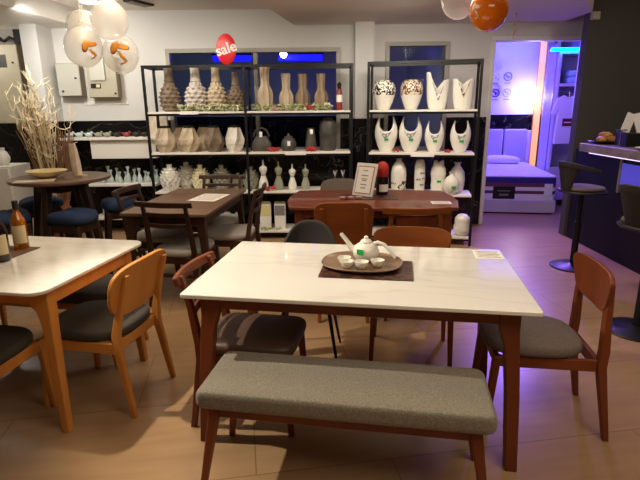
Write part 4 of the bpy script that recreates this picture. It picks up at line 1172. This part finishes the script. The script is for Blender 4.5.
for k in range(13):
    x = -2.74+0.055*k+(0.03 if k > 7 else 0)
    b = bt if first else bt.copy()
    if not first: COL.objects.link(b)
    first = False
    sc = (0.8, 1.25, 1.0, 1.1, 0.85)[k % 5]
    b.scale = (1, 1, sc)
    tag(b, 'clear glass figurine among its row on the lower wall shelf', 'figurine', (x, YB-0.17+0.06*(k % 2), 0.625), 0, g)
g = 'glass jars on the lowest white wall shelf'
for k in range(5):
    o = MB().lathe([(0.04, 0), (0.05, 0.02), (0.05, 0.10), (0.03, 0.13), (0.035, 0.15)], 14).build('glass_jar', M['clear_glass'], smooth=60)
    tag(o, 'clear glass jar on the lowest wall shelf behind the blue stool', 'jar', (-2.74+0.15*k, YB-0.16, 0.20), 0, g)
t = T('gift_box', 'cream floral box with green edge standing on the upper wall shelf beside the rack post', 'box', (-2.0, 6.27, 1.1905), R(0))
MB().bb(-0.10, 0.13, -0.02, 0.02, 0, 0.27).build('front_panel', M['kraft'], t)
MB().bb(-0.125, -0.101, -0.022, 0.022, 0, 0.36).build('green_edge', M['ceramic_sage'], t)

# electrical boxes on the walls
def ebox(name, label, x0, x1, z0, z1, y, d, mm, extra=None):
    t = T(name, label, 'electrical box', ((x0+x1)/2, y, z0))
    w, h = (x1-x0)/2, z1-z0
    MB().bb(-w, w, -d, -0.001, 0, h).build('cabinet_body', M['elec_dark'], t, bevel=0.004)
    MB().bb(-w+0.004, w-0.004, -d-0.018, -d-0.001, 0.006, h-0.006).build('door', M[mm], t, bevel=0.004)
    for (kx, kz) in extra or ():
        MB().lathe([(0.012, 0), (0.012, 0.012), (0.006, 0.014)], 12).build('lock', M['black'], t).location = (kx, -d-0.018, kz)
    for c in [c for c in bpy.data.objects if c.parent == t and c.name.startswith('lock')]: c.rotation_euler = (PI/2, 0, 0)
    return t
ebox('electrical_box', 'pale grey wall enclosure with two black locks, left of the two under the balloons', -3.16, -2.88, 1.68, 2.06, YB, 0.12, 'elec', ((0.09, 0.21), (-0.08, 0.06)))
t = ebox('electrical_box', 'taller grey distribution box with a small breaker window below the balloons', -2.80, -2.44, 1.66, 2.13, YB, 0.11, 'elec2', ((0.15, 0.05),))
MB().bb(-0.13, 0.05, -0.150, -0.129, 0.20, 0.44).build('inner_door', M['elec'], t, bevel=0.003)
MB().bb(-0.14, -0.02, -0.135, -0.129, 0.11, 0.165).build('breaker_window', M['black'], t)
MB().bb(-0.075, -0.03, -0.137, -0.1355, 0.12, 0.155).build('warning_label', M['label_cream'], t)
t = ebox('electrical_cabinet', 'big beige electrical cabinet with small dark window in the alcove at the left', -4.64, -3.94, 1.35, 2.36, 7.5, 0.60, 'elec2', ((0.27, 0.78),))
MB().bb(0.07, 0.19, -0.622, -0.6185, 0.72, 0.88).build('meter_window', M['dark_rim'], t)
o = MB().bb(-0.27, 0.27, -0.012, 0, 0, 0.045).build('cable_trunking', M['white_board']); tag(o, 'white cable trunking on the wall below the electrical boxes', 'trunking', (-2.65, YB, 1.58))
t = T('wall_camera', 'small black bracket fitting above the big beige electrical cabinet', 'bracket', (-4.15, 7.50, 2.42))
MB().bb(-0.05, 0.05, -0.20, 0, -0.03, 0.18).build('mount', M['black'], t, bevel=0.004)
MB().tube([(-0.05, -0.15, 0.05), (-0.12, -0.17, 0.08), (-0.2, -0.17, 0.03), (-0.26, -0.17, 0.06)], [0.015, 0.02, 0.02, 0.03], 10).build('arm', M['black'], t)

# ------------------------------------------------------------------ balloons
def balloon(label, c, r, m, prints=(), group=None, top=2.66, prim='orange_print'):
    t = T('balloon', label, 'balloon', c, 0, group)
    P = []
    for i in range(25):
        a = PI*i/24
        rr = r*math.sin(a); z = -r*math.cos(a)*(1.06 if a > PI/2 else 1.12)
        P.append((max(rr, 0.0008), z))
    MB().lathe(P, 36).build('skin', M[m], t, smooth=180)
    MB().lathe([(0.004, 0), (0.006, 0.008), (0.016, 0.022)], 12).build('neck', M[m], t).location = (0, 0, 1.06*r)
    MB().tube([(0, 0, 1.06*r+0.02), (0.01, 0.0, (1.06*r+top-c[2])/2), (0, 0, top-c[2]-0.001)], 0.0015, 5).build('string', M['white_trim'], t)
    for (az, el, s_, rot) in prints:
        d = Vector((math.cos(el)*math.cos(az), math.cos(el)*math.sin(az), math.sin(el)))
        e1 = Vector((-math.sin(az), math.cos(az), 0)); e2 = d.cross(e1)
        mb = MB()
        def pt(x, y):
            x, y = x*math.cos(rot)-y*math.sin(rot), x*math.sin(rot)+y*math.cos(rot)
            q = (d+e1*x*s_/r+e2*y*s_/r).normalized()
            zz = 1.12 if q.z < 0 else 1.06
            return (q.x*r*1.012, q.y*r*1.012, q.z*r*1.012*zz)
        def blob(cx, cy, w, h, ang, n=18):
            L_ = []
            for k in (1.0, 0.6, 0.05):
                ring = []
                for j in range(n):
                    a = 2*PI*j/n; x, y = w*k*math.cos(a), h*k*math.sin(a)
                    ring.append(pt(cx+x*math.cos(ang)-y*math.sin(ang), cy+x*math.sin(ang)+y*math.cos(ang)))
                L_.append(ring)
            mb.loops(L_)
        blob(-0.25, 0.45, 0.62, 0.34, 0.7); blob(0.45, 0.2, 0.6, 0.25, -0.5); blob(0.05, -0.5, 0.13, 0.6, 0.3); blob(-0.1, -1.0, 0.45, 0.10, 0.0)
        mb.build('print', M[prim], t, smooth=180, label='leaf-like print')
    return t
g = 'pearly balloons clustered under the ceiling at the left'
YBL = 3.5
balloon('pearly balloon at the back left of the cluster, highest on the left', (-1.63, 3.70, 2.07), 0.112, 'balloon_clear', (), g)
balloon('large pearly balloon at the lower left of the cluster with orange print on its right', (-1.54, 3.46, 1.918), 0.12, 'balloon_clear', ((R(-48), R(-10), 0.062, 0.6),), g)
balloon('pearly balloon at the top right of the cluster beside the ceiling lamp', (-1.335, 3.42, 2.07), 0.116, 'balloon_clear', (), g)
balloon('pearly balloon at the lower right of the cluster with orange print', (-1.355, 3.60, 1.885), 0.12, 'balloon_clear', ((R(-72), R(2), 0.08, 0.4),), g)
balloon('orange balloon with white print under the ceiling at the right', (1.118, 3.5, 2.125), 0.122, 'balloon_orange', ((R(-150), R(-5), 0.045, 0.3),), None, prim='white_print')
balloon('clear balloon half out of frame left of the orange balloon', (0.95, 3.62, 2.215), 0.118, 'balloon_clear2', (), None)
o = MB().sweep([((0.01*math.sin(k*1.3), 0, -0.029*k), 0.02, 0.002, (math.cos(k*0.9), math.sin(k*0.9), 0), (-math.sin(k*0.9), math.cos(k*0.9), 0)) for k in range(10)]).build('ribbon', M['ribbon'], solid=0)
tag(o, 'pinkish curled ribbon hanging from the ceiling above the bed opening', 'ribbon', (2.12, 5.72, 2.479))

# sale sign clipped on the rack
t = T('sale_sign', 'red oval sale sign with white lettering on top of the wide rack', 'sign', (-1.01, 5.775, 1.985), R(2))
L = []
for k, y in ((0.97, 0.006), (1, 0.003), (1, -0.003), (0.97, -0.006)):
    L.append([(0.108*k*math.cos(2*PI*j/48), y, 0.162+0.162*k*math.sin(2*PI*j/48)) for j in range(48)])
MB().loops(L).build('board', M['sale_red'], t)
lettering('sale', 0.155, 'lettering', M['white_paper'], t, (0.0, -0.0085, 0.165), (PI/2, R(-16), 0), 0.0015, 0.0035)

# ------------------------------------------------------------------ ceiling fittings
def downlight(label, x, y, r=0.10, z=2.66):
    t = T('ceiling_light', label, 'ceiling light', (x, y, z))
    MB().lathe([(r*1.15, -0.001), (r*1.15, -0.008), (r, -0.012), (r, -0.004)], 36, cap=False).build('bezel', M['white_trim'], t)
    MB().lathe([(r*0.99, -0.004), (r*0.99, -0.008)], 36).build('diffuser', M['lamp'], t)
    return t
downlight('round bright ceiling downlight above the balloon cluster, left one', -2.47, 5.86, 0.11)
downlight('round bright ceiling downlight half hidden by the top balloon', -2.17, 5.62, 0.13)
t = T('ceiling_vent', 'black slotted vent in the ceiling right of the balloons', 'vent', (-1.97, 5.93, 2.66), R(-25))
MB().bb(-0.07, 0.07, -0.16, 0.16, -0.02, -0.001).build('frame', M['black'], t)
for k in range(9): MB().bb(-0.055, 0.055, -0.14+0.033*k, -0.125+0.033*k, -0.028, -0.0205).build('slat', M['elec_dark'], t)
o = MB().bb(-0.04, 0.04, -0.06, 0, 0, 0.08).build('wall_bracket', M['elec2'], bevel=0.004); tag(o, 'small pale fitting on the left edge of the dark wall', 'bracket', (2.975, 5.75, 2.40))

# ------------------------------------------------------------------ bar
t = T('bar_counter', 'bar counter with stone slab top and black tiled base along the right side', 'bar', (2.95, 4.2, 0))
MB().bb(-0.15, 0.75, -1.6, 1.18, 1.04, 1.125).build('countertop', M['slab'], t, bevel=0.006)
MB().bb(0.0, 0.70, -1.55, 1.52, 0, 1.039).build('tiled_base', M['bartile'], t)
MB().bb(-0.125, -0.105, -1.5, 1.02, 1.028, 1.0395).build('strip_light', M['led_bar'], t)
MB().bb(-0.012, -0.001, -0.5, 0.60, 0.70, 0.97).build('blue_display_panel', M['blue_screen'], t)
MB().bb(-0.02, -0.001, 0.605, 0.63, 0.68, 1.02).build('panel_frame', M['elec_dark'], t)
t = T('bread_plate', 'dark plate of bread rolls at the far end of the bar counter', 'plate', (2.97, 5.22, 1.126))
MB().lathe([(0.06, 0), (0.13, 0.012), (0.155, 0.03), (0.15, 0.034), (0.12, 0.018), (0.05, 0.008)], 32).build('plate', M['dark_rim'], t)
g = 'bread rolls on the dark plate on the bar'
for k, (x, y, z, a) in enumerate(((-0.05, -0.04, 0.022, 0.3), (0.05, -0.05, 0.022, 1.2), (0.0, 0.06, 0.022, 2.2), (0.0, -0.01, 0.066, 0.8))):
    mb = MB()
    mb.lathe([(0.006, -0.085), (0.026, -0.065), (0.038, -0.03), (0.042, 0), (0.038, 0.03), (0.026, 0.065), (0.006, 0.085)], 16, fn=lambda th, i, r: r*(1+0.06*math.cos(i*PI)))
    o = mb.build('bread_roll', M['bread'], smooth=80)
    o.rotation_euler = (PI/2, 0, a); o.scale = (0.8, 0.8, 0.8)
    o['label'] = ('bread roll at the front left of the dark plate', 'bread roll at the front right of the dark plate', 'bread roll at the back of the dark plate', 'bread roll lying on top of the others')[k]
    o['category'] = 'bread'; o['group'] = g
    o.location = (2.97+x, 5.22+y, 1.126+z+0.025)
t = T('card_dispenser', 'black countertop box with white slanted cards on the bar', 'card holder', (3.08, 4.86, 1.126), R(-8))
MB().bb(-0.15, 0.15, -0.12, 0.12, 0, 0.13).build('box', M['black'], t, bevel=0.006)
for x, a, nm in ((-0.10, 0.35, 'card'), (0.0, -0.25, 'card'), (0.09, -0.5, 'card')):
    MB().box((x, 0.0, 0.22), (0.085, 0.012, 0.19), Matrix.Rotation(a, 3, 'Y') @ Matrix.Rotation(-0.2, 3, 'X')).build(nm, M['white_trim'], t, bevel=0.003)
t = T('stemmed_stand', 'thin clear stemmed stand near the front edge of the bar counter', 'stand', (2.88, 4.80, 1.126))
MB().lathe([(0.035, 0), (0.035, 0.004), (0.005, 0.01), (0.005, 0.15), (0.05, 0.155), (0.05, 0.165)], 20).build('stem', M['chrome'], t)
o = MB().lathe([(0.08, 0), (0.11, 0.008), (0.13, 0.022), (0.125, 0.025), (0.10, 0.012), (0.05, 0.008)], 32).build('saucer', M['ceramic']); tag(o, 'white rimmed dish on the bar counter at the right edge of the picture', 'dish', (2.93, 4.40, 1.126))

def bar_stool(label, loc, rz):
    t = T('bar_stool', label, 'stool', loc, rz, 'swivel bar stools at the bar')
    MB().lathe([(0.20, 0), (0.205, 0.008), (0.195, 0.016), (0.06, 0.026), (0.035, 0.04)], 40).build('base', M['black_metal'], t, smooth=40)
    MB().tube([(0, 0, 0.03), (0, 0, 0.45)], 0.03, 16).build('column', M['black_metal'], t)
    MB().tube([(0, 0, 0.45), (0, 0, 0.72)], 0.022, 16).build('piston', M['black_metal'], t)
    MB().loops([[(x*k, y*k, z) for x, y in superell(0.40, 0.39, 2.6, 32)] for k, z in ((0.5, 0.715), (0.95, 0.73), (1.0, 0.745), (0.97, 0.755))]).build('seat_pan', M['stool_shell'], t, smooth=50)
    cushion(MB(), superell(0.36, 0.35, 2.6, 32), 0.756, 0.80, 0.018, 0.01).build('seat', M['olive_fabric'], t, smooth=60)
    # low wrap-round back rail held by a centre panel that narrows to the seat
    n = 20; secs = []
    for k in range(n+1):
        a = PI+0.15+(PI-0.3)*k/n
        r = 0.235
        d = Vector((math.cos(a), math.sin(a), 0))
        f = abs(2*k/n-1)
        secs.append((d*r+Vector((0, 0.02, 1.0-0.06*f**2)), 0.022, 0.05-0.015*f, d, (0, 0, 1)))
    MB().sweep(secs).build('back_rail', M['stool_shell'], t, bevel=0.006)
    def g(u, v):
        w = 0.75*(0.42+0.58*v**1.5)
        a = 1.5*PI+(u-0.5)*2*w
        r = 0.19+0.04*v
        return (r*math.cos(a), r*math.sin(a)+0.02, 0.735+0.255*v)
    MB().grid(g, 12, 8).build('back_panel', M['stool_shell'], t, smooth=180, solid=0.016)
    return t
bar_stool('dark bar stool with grey cushion at the far end of the bar', (2.45, 4.56, 0.0), R(-80))
bar_stool('dark bar stool cut by the right edge of the picture', (2.19, 3.14, 0), R(-75))

# ------------------------------------------------------------------ bedroom display
def onBed(x, y, z):   # x to the left from the front right corner, y towards the head
    return (3.37-ux*x-uy*y*1.0, 6.93-uy*x+ux*y, z)
t = T('bed', 'upholstered bed base with tall panelled headboard in the violet lit bedroom display', 'bed', onBed(0, 0, 0), AB)
BW, BL = 1.62, 1.98
MB().bb(-BW, 0, 0, BL, 0.02, 0.205).build('base', M['bed_fabric'], t, bevel=0.008)
MB().bb(-BW+0.03, -0.03, 0.03, BL, 0.0, 0.02).build('plinth', M['black'], t)
for k in range(4):
    MB().bb(-BW+0.02+0.40*k, -BW+0.40+0.40*k, BL-0.0, BL+0.10, 0, 1.12).build('headboard_panel', M['bed_fabric'], t, bevel=0.02, seg=3)
MB().bb(-0.018, 0.05, BL-0.02, BL+0.11, 0, 1.10).build('headboard_wing', M['bed_white'], t, bevel=0.008)
t = T('mattress', 'thick mattress with blue border and pale and maroon side bands on the bed', 'mattress', onBed(0.01, 0.015, 0.206), AB)
for z0, z1, m, nm in ((0.012, 0.085, 'bed_white', 'lower_band'), (0.086, 0.13, 'bed_maroon', 'maroon_band'), (0.131, 0.185, 'bed_white', 'middle_band'), (0.186, 0.245, 'bed_maroon', 'upper_band'), (0.246, 0.322, 'bed_blue', 'blue_border')):
    MB().prism(rrect(BW-0.02, BL-0.04, 0.05, 5, -(BW-0.02)/2, (BL-0.04)/2), z0 if z0 > 0.02 else 0, z1).build(nm, M[m], t, bevel=0.004)
cushion(MB(), rrect(BW-0.03, BL-0.05, 0.05, 5), 0.322, 0.352, 0.012, 0.008).build('quilted_top', M['bed_white'], t, smooth=60).location = (-(BW-0.02)/2, (BL-0.04)/2, 0)
MB().bb(-0.86+0.0, -0.555, -0.006, -0.0005, 0.012, 0.188).build('brand_label', M['black'], t)
mb = MB(); mb.bb(-0.80, -0.62, -0.0075, -0.0062, 0.12, 0.135).bb(-0.77, -0.64, -0.0075, -0.0062, 0.055, 0.085); mb.build('label_print', M['ink'], t)
MB().bb(-0.16, -0.05, -0.012, -0.0005, 0.07, 0.235).build('corner_handle', M['bed_white'], t, bevel=0.004)
g = 'white pillows at the head of the bed'
for k in range(2):
    o = MB().loops([[(x*kk, y*kk, z) for x, y in superell(0.66, 0.40, 3.2, 36)] for kk, z in ((0.7, 0), (0.93, 0.02), (1, 0.055), (0.93, 0.09), (0.7, 0.115), (0.35, 0.13), (0.03, 0.132))]).build('pillow', M['bed_white'], smooth=80)
    tag(o, ('white pillow at the right of the bed head beside the warm glowing trim', 'white pillow at the bed head partly hidden by the rack')[k], 'pillow', onBed(0.50+0.74*k, BL-0.30, 0.559), AB, g)
# round badges on the bedroom wall
def onW(x, z, off=0.075): return (bx-x*ux+off*uy*1.0, by-x*uy-off*ux, z)
badge_c = ('mosaic_grey', 'ink', 'tee_print', 'leaf')
for k, (x, z, lb) in enumerate(((0.945, 2.01, 'upper left round badge on the blue lit bedroom wall'), (0.74, 2.01, 'upper right round badge on the blue lit bedroom wall'), (0.93, 1.74, 'lower left dark red badge on the blue lit bedroom wall'), (0.735, 1.74, 'lower right green badge on the blue lit bedroom wall'))):
    t = T('wall_badge', lb, 'badge', onW(x, z, 0.053), AB, 'round badges on the bedroom wall')
    mb = MB().lathe([(0.055, 0), (0.075, 0.002), (0.075, 0.012), (0.055, 0.012)], 28, cap=False); o = mb.build('ring', M[badge_c[k]], t); o.rotation_euler = (PI/2, 0, 0)
    mb = MB(); mb.box((-0.015, -0.006, 0.012), (0.06, 0.008, 0.026), Matrix.Rotation(0.6, 3, 'Y')).box((0.018, -0.006, -0.015), (0.05, 0.008, 0.022), Matrix.Rotation(-0.5, 3, 'Y')); mb.build('emblem', M[badge_c[k]], t)
    MB().bb(-0.05, 0.05, -0.004, -0.001, -0.115, -0.10).build('caption', M['ink'], t)

# partition, glowing trim standing in for a warm-lit wall edge, wardrobe
S('wall_partition', rotbox((3.52+3.86)/2+0.02, (7.72+8.80)/2, 0.04, 1.16, 0, 2.42, -math.atan2(0.34, 1.08)), M['wardrobe_side'], smooth=0)
t = T('glow_trim', 'tall glowing trim imitating a warm-lit wall edge beside the headboard', 'lamp', (3.79, 8.83, 0), AB)  # no lamp: a glowing trim carries the warm light of a wall edge
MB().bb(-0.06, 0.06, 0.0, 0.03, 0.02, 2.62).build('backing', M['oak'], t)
MB().bb(-0.05, 0.05, -0.012, -0.0005, 0.04, 2.60).build('diffuser', M['warm_glow'], t)  # glowing face, the warm light put into its colour
t = T('wardrobe', 'open white wardrobe with folded clothes and a hanging shirt beyond the opening', 'wardrobe', (3.52, 7.62, 0), R(-6))
w_, d_, h_ = 0.72, 0.50, 2.28
MB().bb(0, 0.035, 0, d_, 0, h_).build('side_panel', M['wardrobe'], t, bevel=0.002)
MB().bb(w_-0.035, w_, 0, d_, 0, h_).build('side_panel', M['wardrobe'], t, bevel=0.002)
MB().bb(0.036, w_-0.036, 0, d_, h_-0.04, h_).build('top_panel', M['wardrobe'], t, bevel=0.002)
MB().bb(0.036, w_-0.036, d_-0.02, d_, 0, h_-0.041).build('back_panel', M['wardrobe'], t)
MB().bb(0.036, w_-0.036, 0, d_-0.021, 1.79, 1.83).build('shelf', M['wardrobe'], t, bevel=0.002)
MB().bb(0.036, w_-0.036, 0, d_-0.021, 0.10, 0.14).build('bottom_panel', M['wardrobe'], t)
MB().tube([(0.036, 0.22, 1.72), (w_-0.036, 0.22, 1.72)], 0.014, 12).build('hanging_rail', M['chrome'], t)
MB().bb(0.0, w_, -0.02, -0.001, 0.10, 0.60).build('drawer_front', M['wardrobe'], t, bevel=0.003)
def inW(x, y, z):
    a = R(-6); return (3.52+math.cos(a)*x-math.sin(a)*y, 7.62+math.sin(a)*x+math.cos(a)*y, z)
t = T('led_bar', 'cyan blue glowing LED bar above the wardrobe', 'lamp', inW(0.05, -0.02, 2.285), R(-6))
MB().bb(-0.20, 0.75, 0, 0.05, 0.0, 0.02).build('housing', M['white_trim'], t)
MB().bb(-0.19, 0.74, -0.022, -0.001, -0.012, 0.036).build('diffuser', M['led_cyan'], t)
g = 'folded pale blue clothes on the wardrobe shelf'
for k in range(2):
    o = MB().loops([[(x*kk, y*kk, z) for x, y in rrect(0.36, 0.30, 0.05, 5)] for kk, z in ((0.9, 0), (1, 0.02), (1.0, 0.07), (0.92, 0.09), (0.1, 0.092))]).build('folded_clothes', M['cloth_blue'], smooth=60)
    tag(o, ('lower folded pale blue garment on the wardrobe shelf', 'upper folded pale blue garment on the wardrobe shelf')[k], 'clothes', inW(0.36, 0.2, 1.831+0.093*k), R(-6), g)
t = T('shirt', 'white shirt with dark red print hanging at the front of the wardrobe', 'shirt', inW(0.17, -0.07, 1.66), R(-4))
L = []
def shirt_o(k):
    return None
ol = [(-0.07, 0), (-0.03, -0.03), (0.03, -0.03), (0.07, 0), (0.17, -0.05), (0.235, -0.26), (0.165, -0.285), (0.145, -0.2), (0.155, -0.70), (-0.155, -0.70), (-0.145, -0.2), (-0.165, -0.285), (-0.235, -0.26), (-0.17, -0.05)]
mb = MB(); mb.loops([[(x, y, z) for x, z in ol] for y in (0.03, -0.03)])
mb.build('cloth', M['tee'], t, bevel=0.015, seg=3, smooth=60)
MB().bb(-0.07, 0.075, -0.036, -0.031, -0.44, -0.33).build('chest_print', M['tee_print'], t)
MB().bb(-0.05, 0.05, -0.039, -0.0365, -0.395, -0.378).build('print_line', M['white_print'], t)
MB().tube([(0, 0, -0.02), (0, 0, 0.035), (0.012, 0.02, 0.065), (0, 0.06, 0.075)], 0.004, 6).build('hanger_hook', M['chrome'], t)

for x0, x1, y, lb in ((-0.62, 0.08, 8.0, 'long blue LED tube glowing behind the right pane of the wide window'), (-1.62, -1.02, 8.0, 'shorter blue LED tube behind the left pane of the wide window')):
    t = T('led_tube', lb, 'lamp', (x0, y, 2.275), 0, 'blue tubes in the back room')
    MB().bb(0, x1-x0, -0.02, 0.02, 0.03, 0.08).build('housing', M['black'], t)
    MB().bb(0.01, x1-x0-0.01, -0.03, 0.03, -0.06, 0.029).build('tube', M['led_blue'], t, bevel=0.01)
    MB().tube([((x1-x0)/2, 0, 0.08), ((x1-x0)/2, 0, 0.384)], 0.008, 8).build('hanger', M['black'], t)

t = T('reflection_globe', 'glowing white globe standing in for a reflection in the wide window, above the fluted vases', 'lamp', (-0.50, 7.55, 2.265))  # added glowing globe imitates a bright reflection in the window glass
MB().ball((0, 0, 0), 0.05, 16).build('globe', M['lamp'], t)
MB().tube([(0, 0, 0.05), (0, 0, 0.394)], 0.006, 8).build('cord', M['black'], t)

# ------------------------------------------------------------------ lights
def spot(name, loc, tgt, watts, size, col=(1, 0.84, 0.64), blend=0.4, rad=0.03):
    l = bpy.data.lights.new(name, 'SPOT'); l.energy = watts; l.spot_size = R(size); l.spot_blend = blend; l.color = col; l.shadow_soft_size = rad
    o = bpy.data.objects.new(name, l); COL.objects.link(o); o.location = loc
    o.rotation_euler = (Vector(tgt)-Vector(loc)).to_track_quat('-Z', 'Y').to_euler()
def area(name, loc, tgt, watts, sx, sy, col):
    l = bpy.data.lights.new(name, 'AREA'); l.shape = 'RECTANGLE'; l.size = sx; l.size_y = sy; l.energy = watts; l.color = col
    o = bpy.data.objects.new(name, l); COL.objects.link(o); o.location = loc
    o.rotation_euler = (Vector(tgt)-Vector(loc)).to_track_quat('-Z', 'Y').to_euler()
def point(name, loc, watts, col, rad=0.05):
    l = bpy.data.lights.new(name, 'POINT'); l.energy = watts; l.color = col; l.shadow_soft_size = rad
    o = bpy.data.objects.new(name, l); COL.objects.link(o); o.location = loc
WARM = (1, 0.83, 0.62); WHITE = (1, 0.93, 0.82)
spot('key_spot', (-1.95, 2.22, 2.44), (0.30, 2.02, 0.05), 165, 58, (1, 0.91, 0.74), 0.75, 0.03)
spot('oak_table_spot', (-2.6, 3.4, 2.42), (-1.7, 2.5, 0.7), 8, 70, WARM, 0.7, 0.06)
area('overhead_fill', (1.0, 0.6, 2.62), (1.0, 0.6, 0), 26, 1.6, 1.6, WARM)  # added area lights for ambient fill, no fixtures behind them
area('overhead_fill', (-1.0, 3.1, 2.62), (-1.0, 3.3, 0), 17, 1.0, 1.0, WARM)
area('overhead_fill', (1.2, 4.0, 2.44), (1.2, 4.0, 0), 11, 1.0, 1.0, WARM)
spot('rack_spot', (-1.5, 4.75, 2.6), (-1.1, 6.1, 1.15), 54, 115, WHITE, 0.9, 0.25)
spot('rack_spot', (0.6, 4.4, 2.40), (0.9, 5.9, 1.35), 50, 115, WHITE, 0.9, 0.25)
spot('dark_table_spot', (-0.95, 3.35, 2.6), (-1.05, 3.95, 0.4), 26, 42, WARM, 0.8, 0.05)
spot('left_wall_spot', (-2.9, 5.15, 2.43), (-2.5, 6.4, 1.45), 52, 150, (1, 0.96, 0.9), 0.9, 0.12)
point('alcove_fill', (-4.4, 6.3, 2.3), 11, WHITE, 0.1)  # added unseen fill that brightens the alcove and branches
spot('bar_fill', (3.3, 3.6, 2.6), (3.3, 5.6, 1.2), 20, 110, (1, 0.86, 0.72), 0.9, 0.1)  # added ambient fill over the bar
point('ceiling_fill', (-1.5, 3.9, 2.45), 8, (1, 0.9, 0.78), 0.08)  # added unseen fills that brighten the ceiling
point('ceiling_fill', (1.5, 4.1, 2.40), 6, (1, 0.88, 0.76), 0.08)
# bedroom: blue strips and a white-violet lamp at the bed head
area('bedroom_blue', (2.7, 8.5, 2.6), (2.6, 9.2, 1.6), 42, 1.8, 0.2, (0.03, 0.04, 1.0))
point('bedside_lamp', (3.60, 8.80, 1.66), 7.5, (0.92, 0.82, 1.0), 0.02)
area('bedroom_violet', (2.6, 6.9, 2.45), (2.6, 7.8, 0.3), 24, 1.0, 0.4, (0.21, 0.06, 1.0))
point('back_room_teal_fill', (-2.5, 8.2, 1.9), 1.6, (0.35, 0.75, 0.8), 0.1)  # added fill out of sight, tints the back room teal
area('back_room_blue', (0.0, 7.2, 2.55), (0.3, 9.4, 1.0), 1.8, 3.0, 0.3, (0.01, 0.02, 1.0))
spot('opening_violet', (2.9, 6.9, 2.25), (2.25, 4.9, 0), 270, 62, (0.32, 0.16, 1.0), 1.0, 0.06)

w = bpy.data.worlds.new('world'); scene.world = w; w.use_nodes = True
w.node_tree.nodes['Background'].inputs[0].default_value = (0.02, 0.018, 0.015, 1)
vs = scene.view_settings
vs.view_transform = 'Standard'; vs.look = 'None'; vs.gamma = 1; vs.use_curve_mapping = False; vs.exposure = 0.6
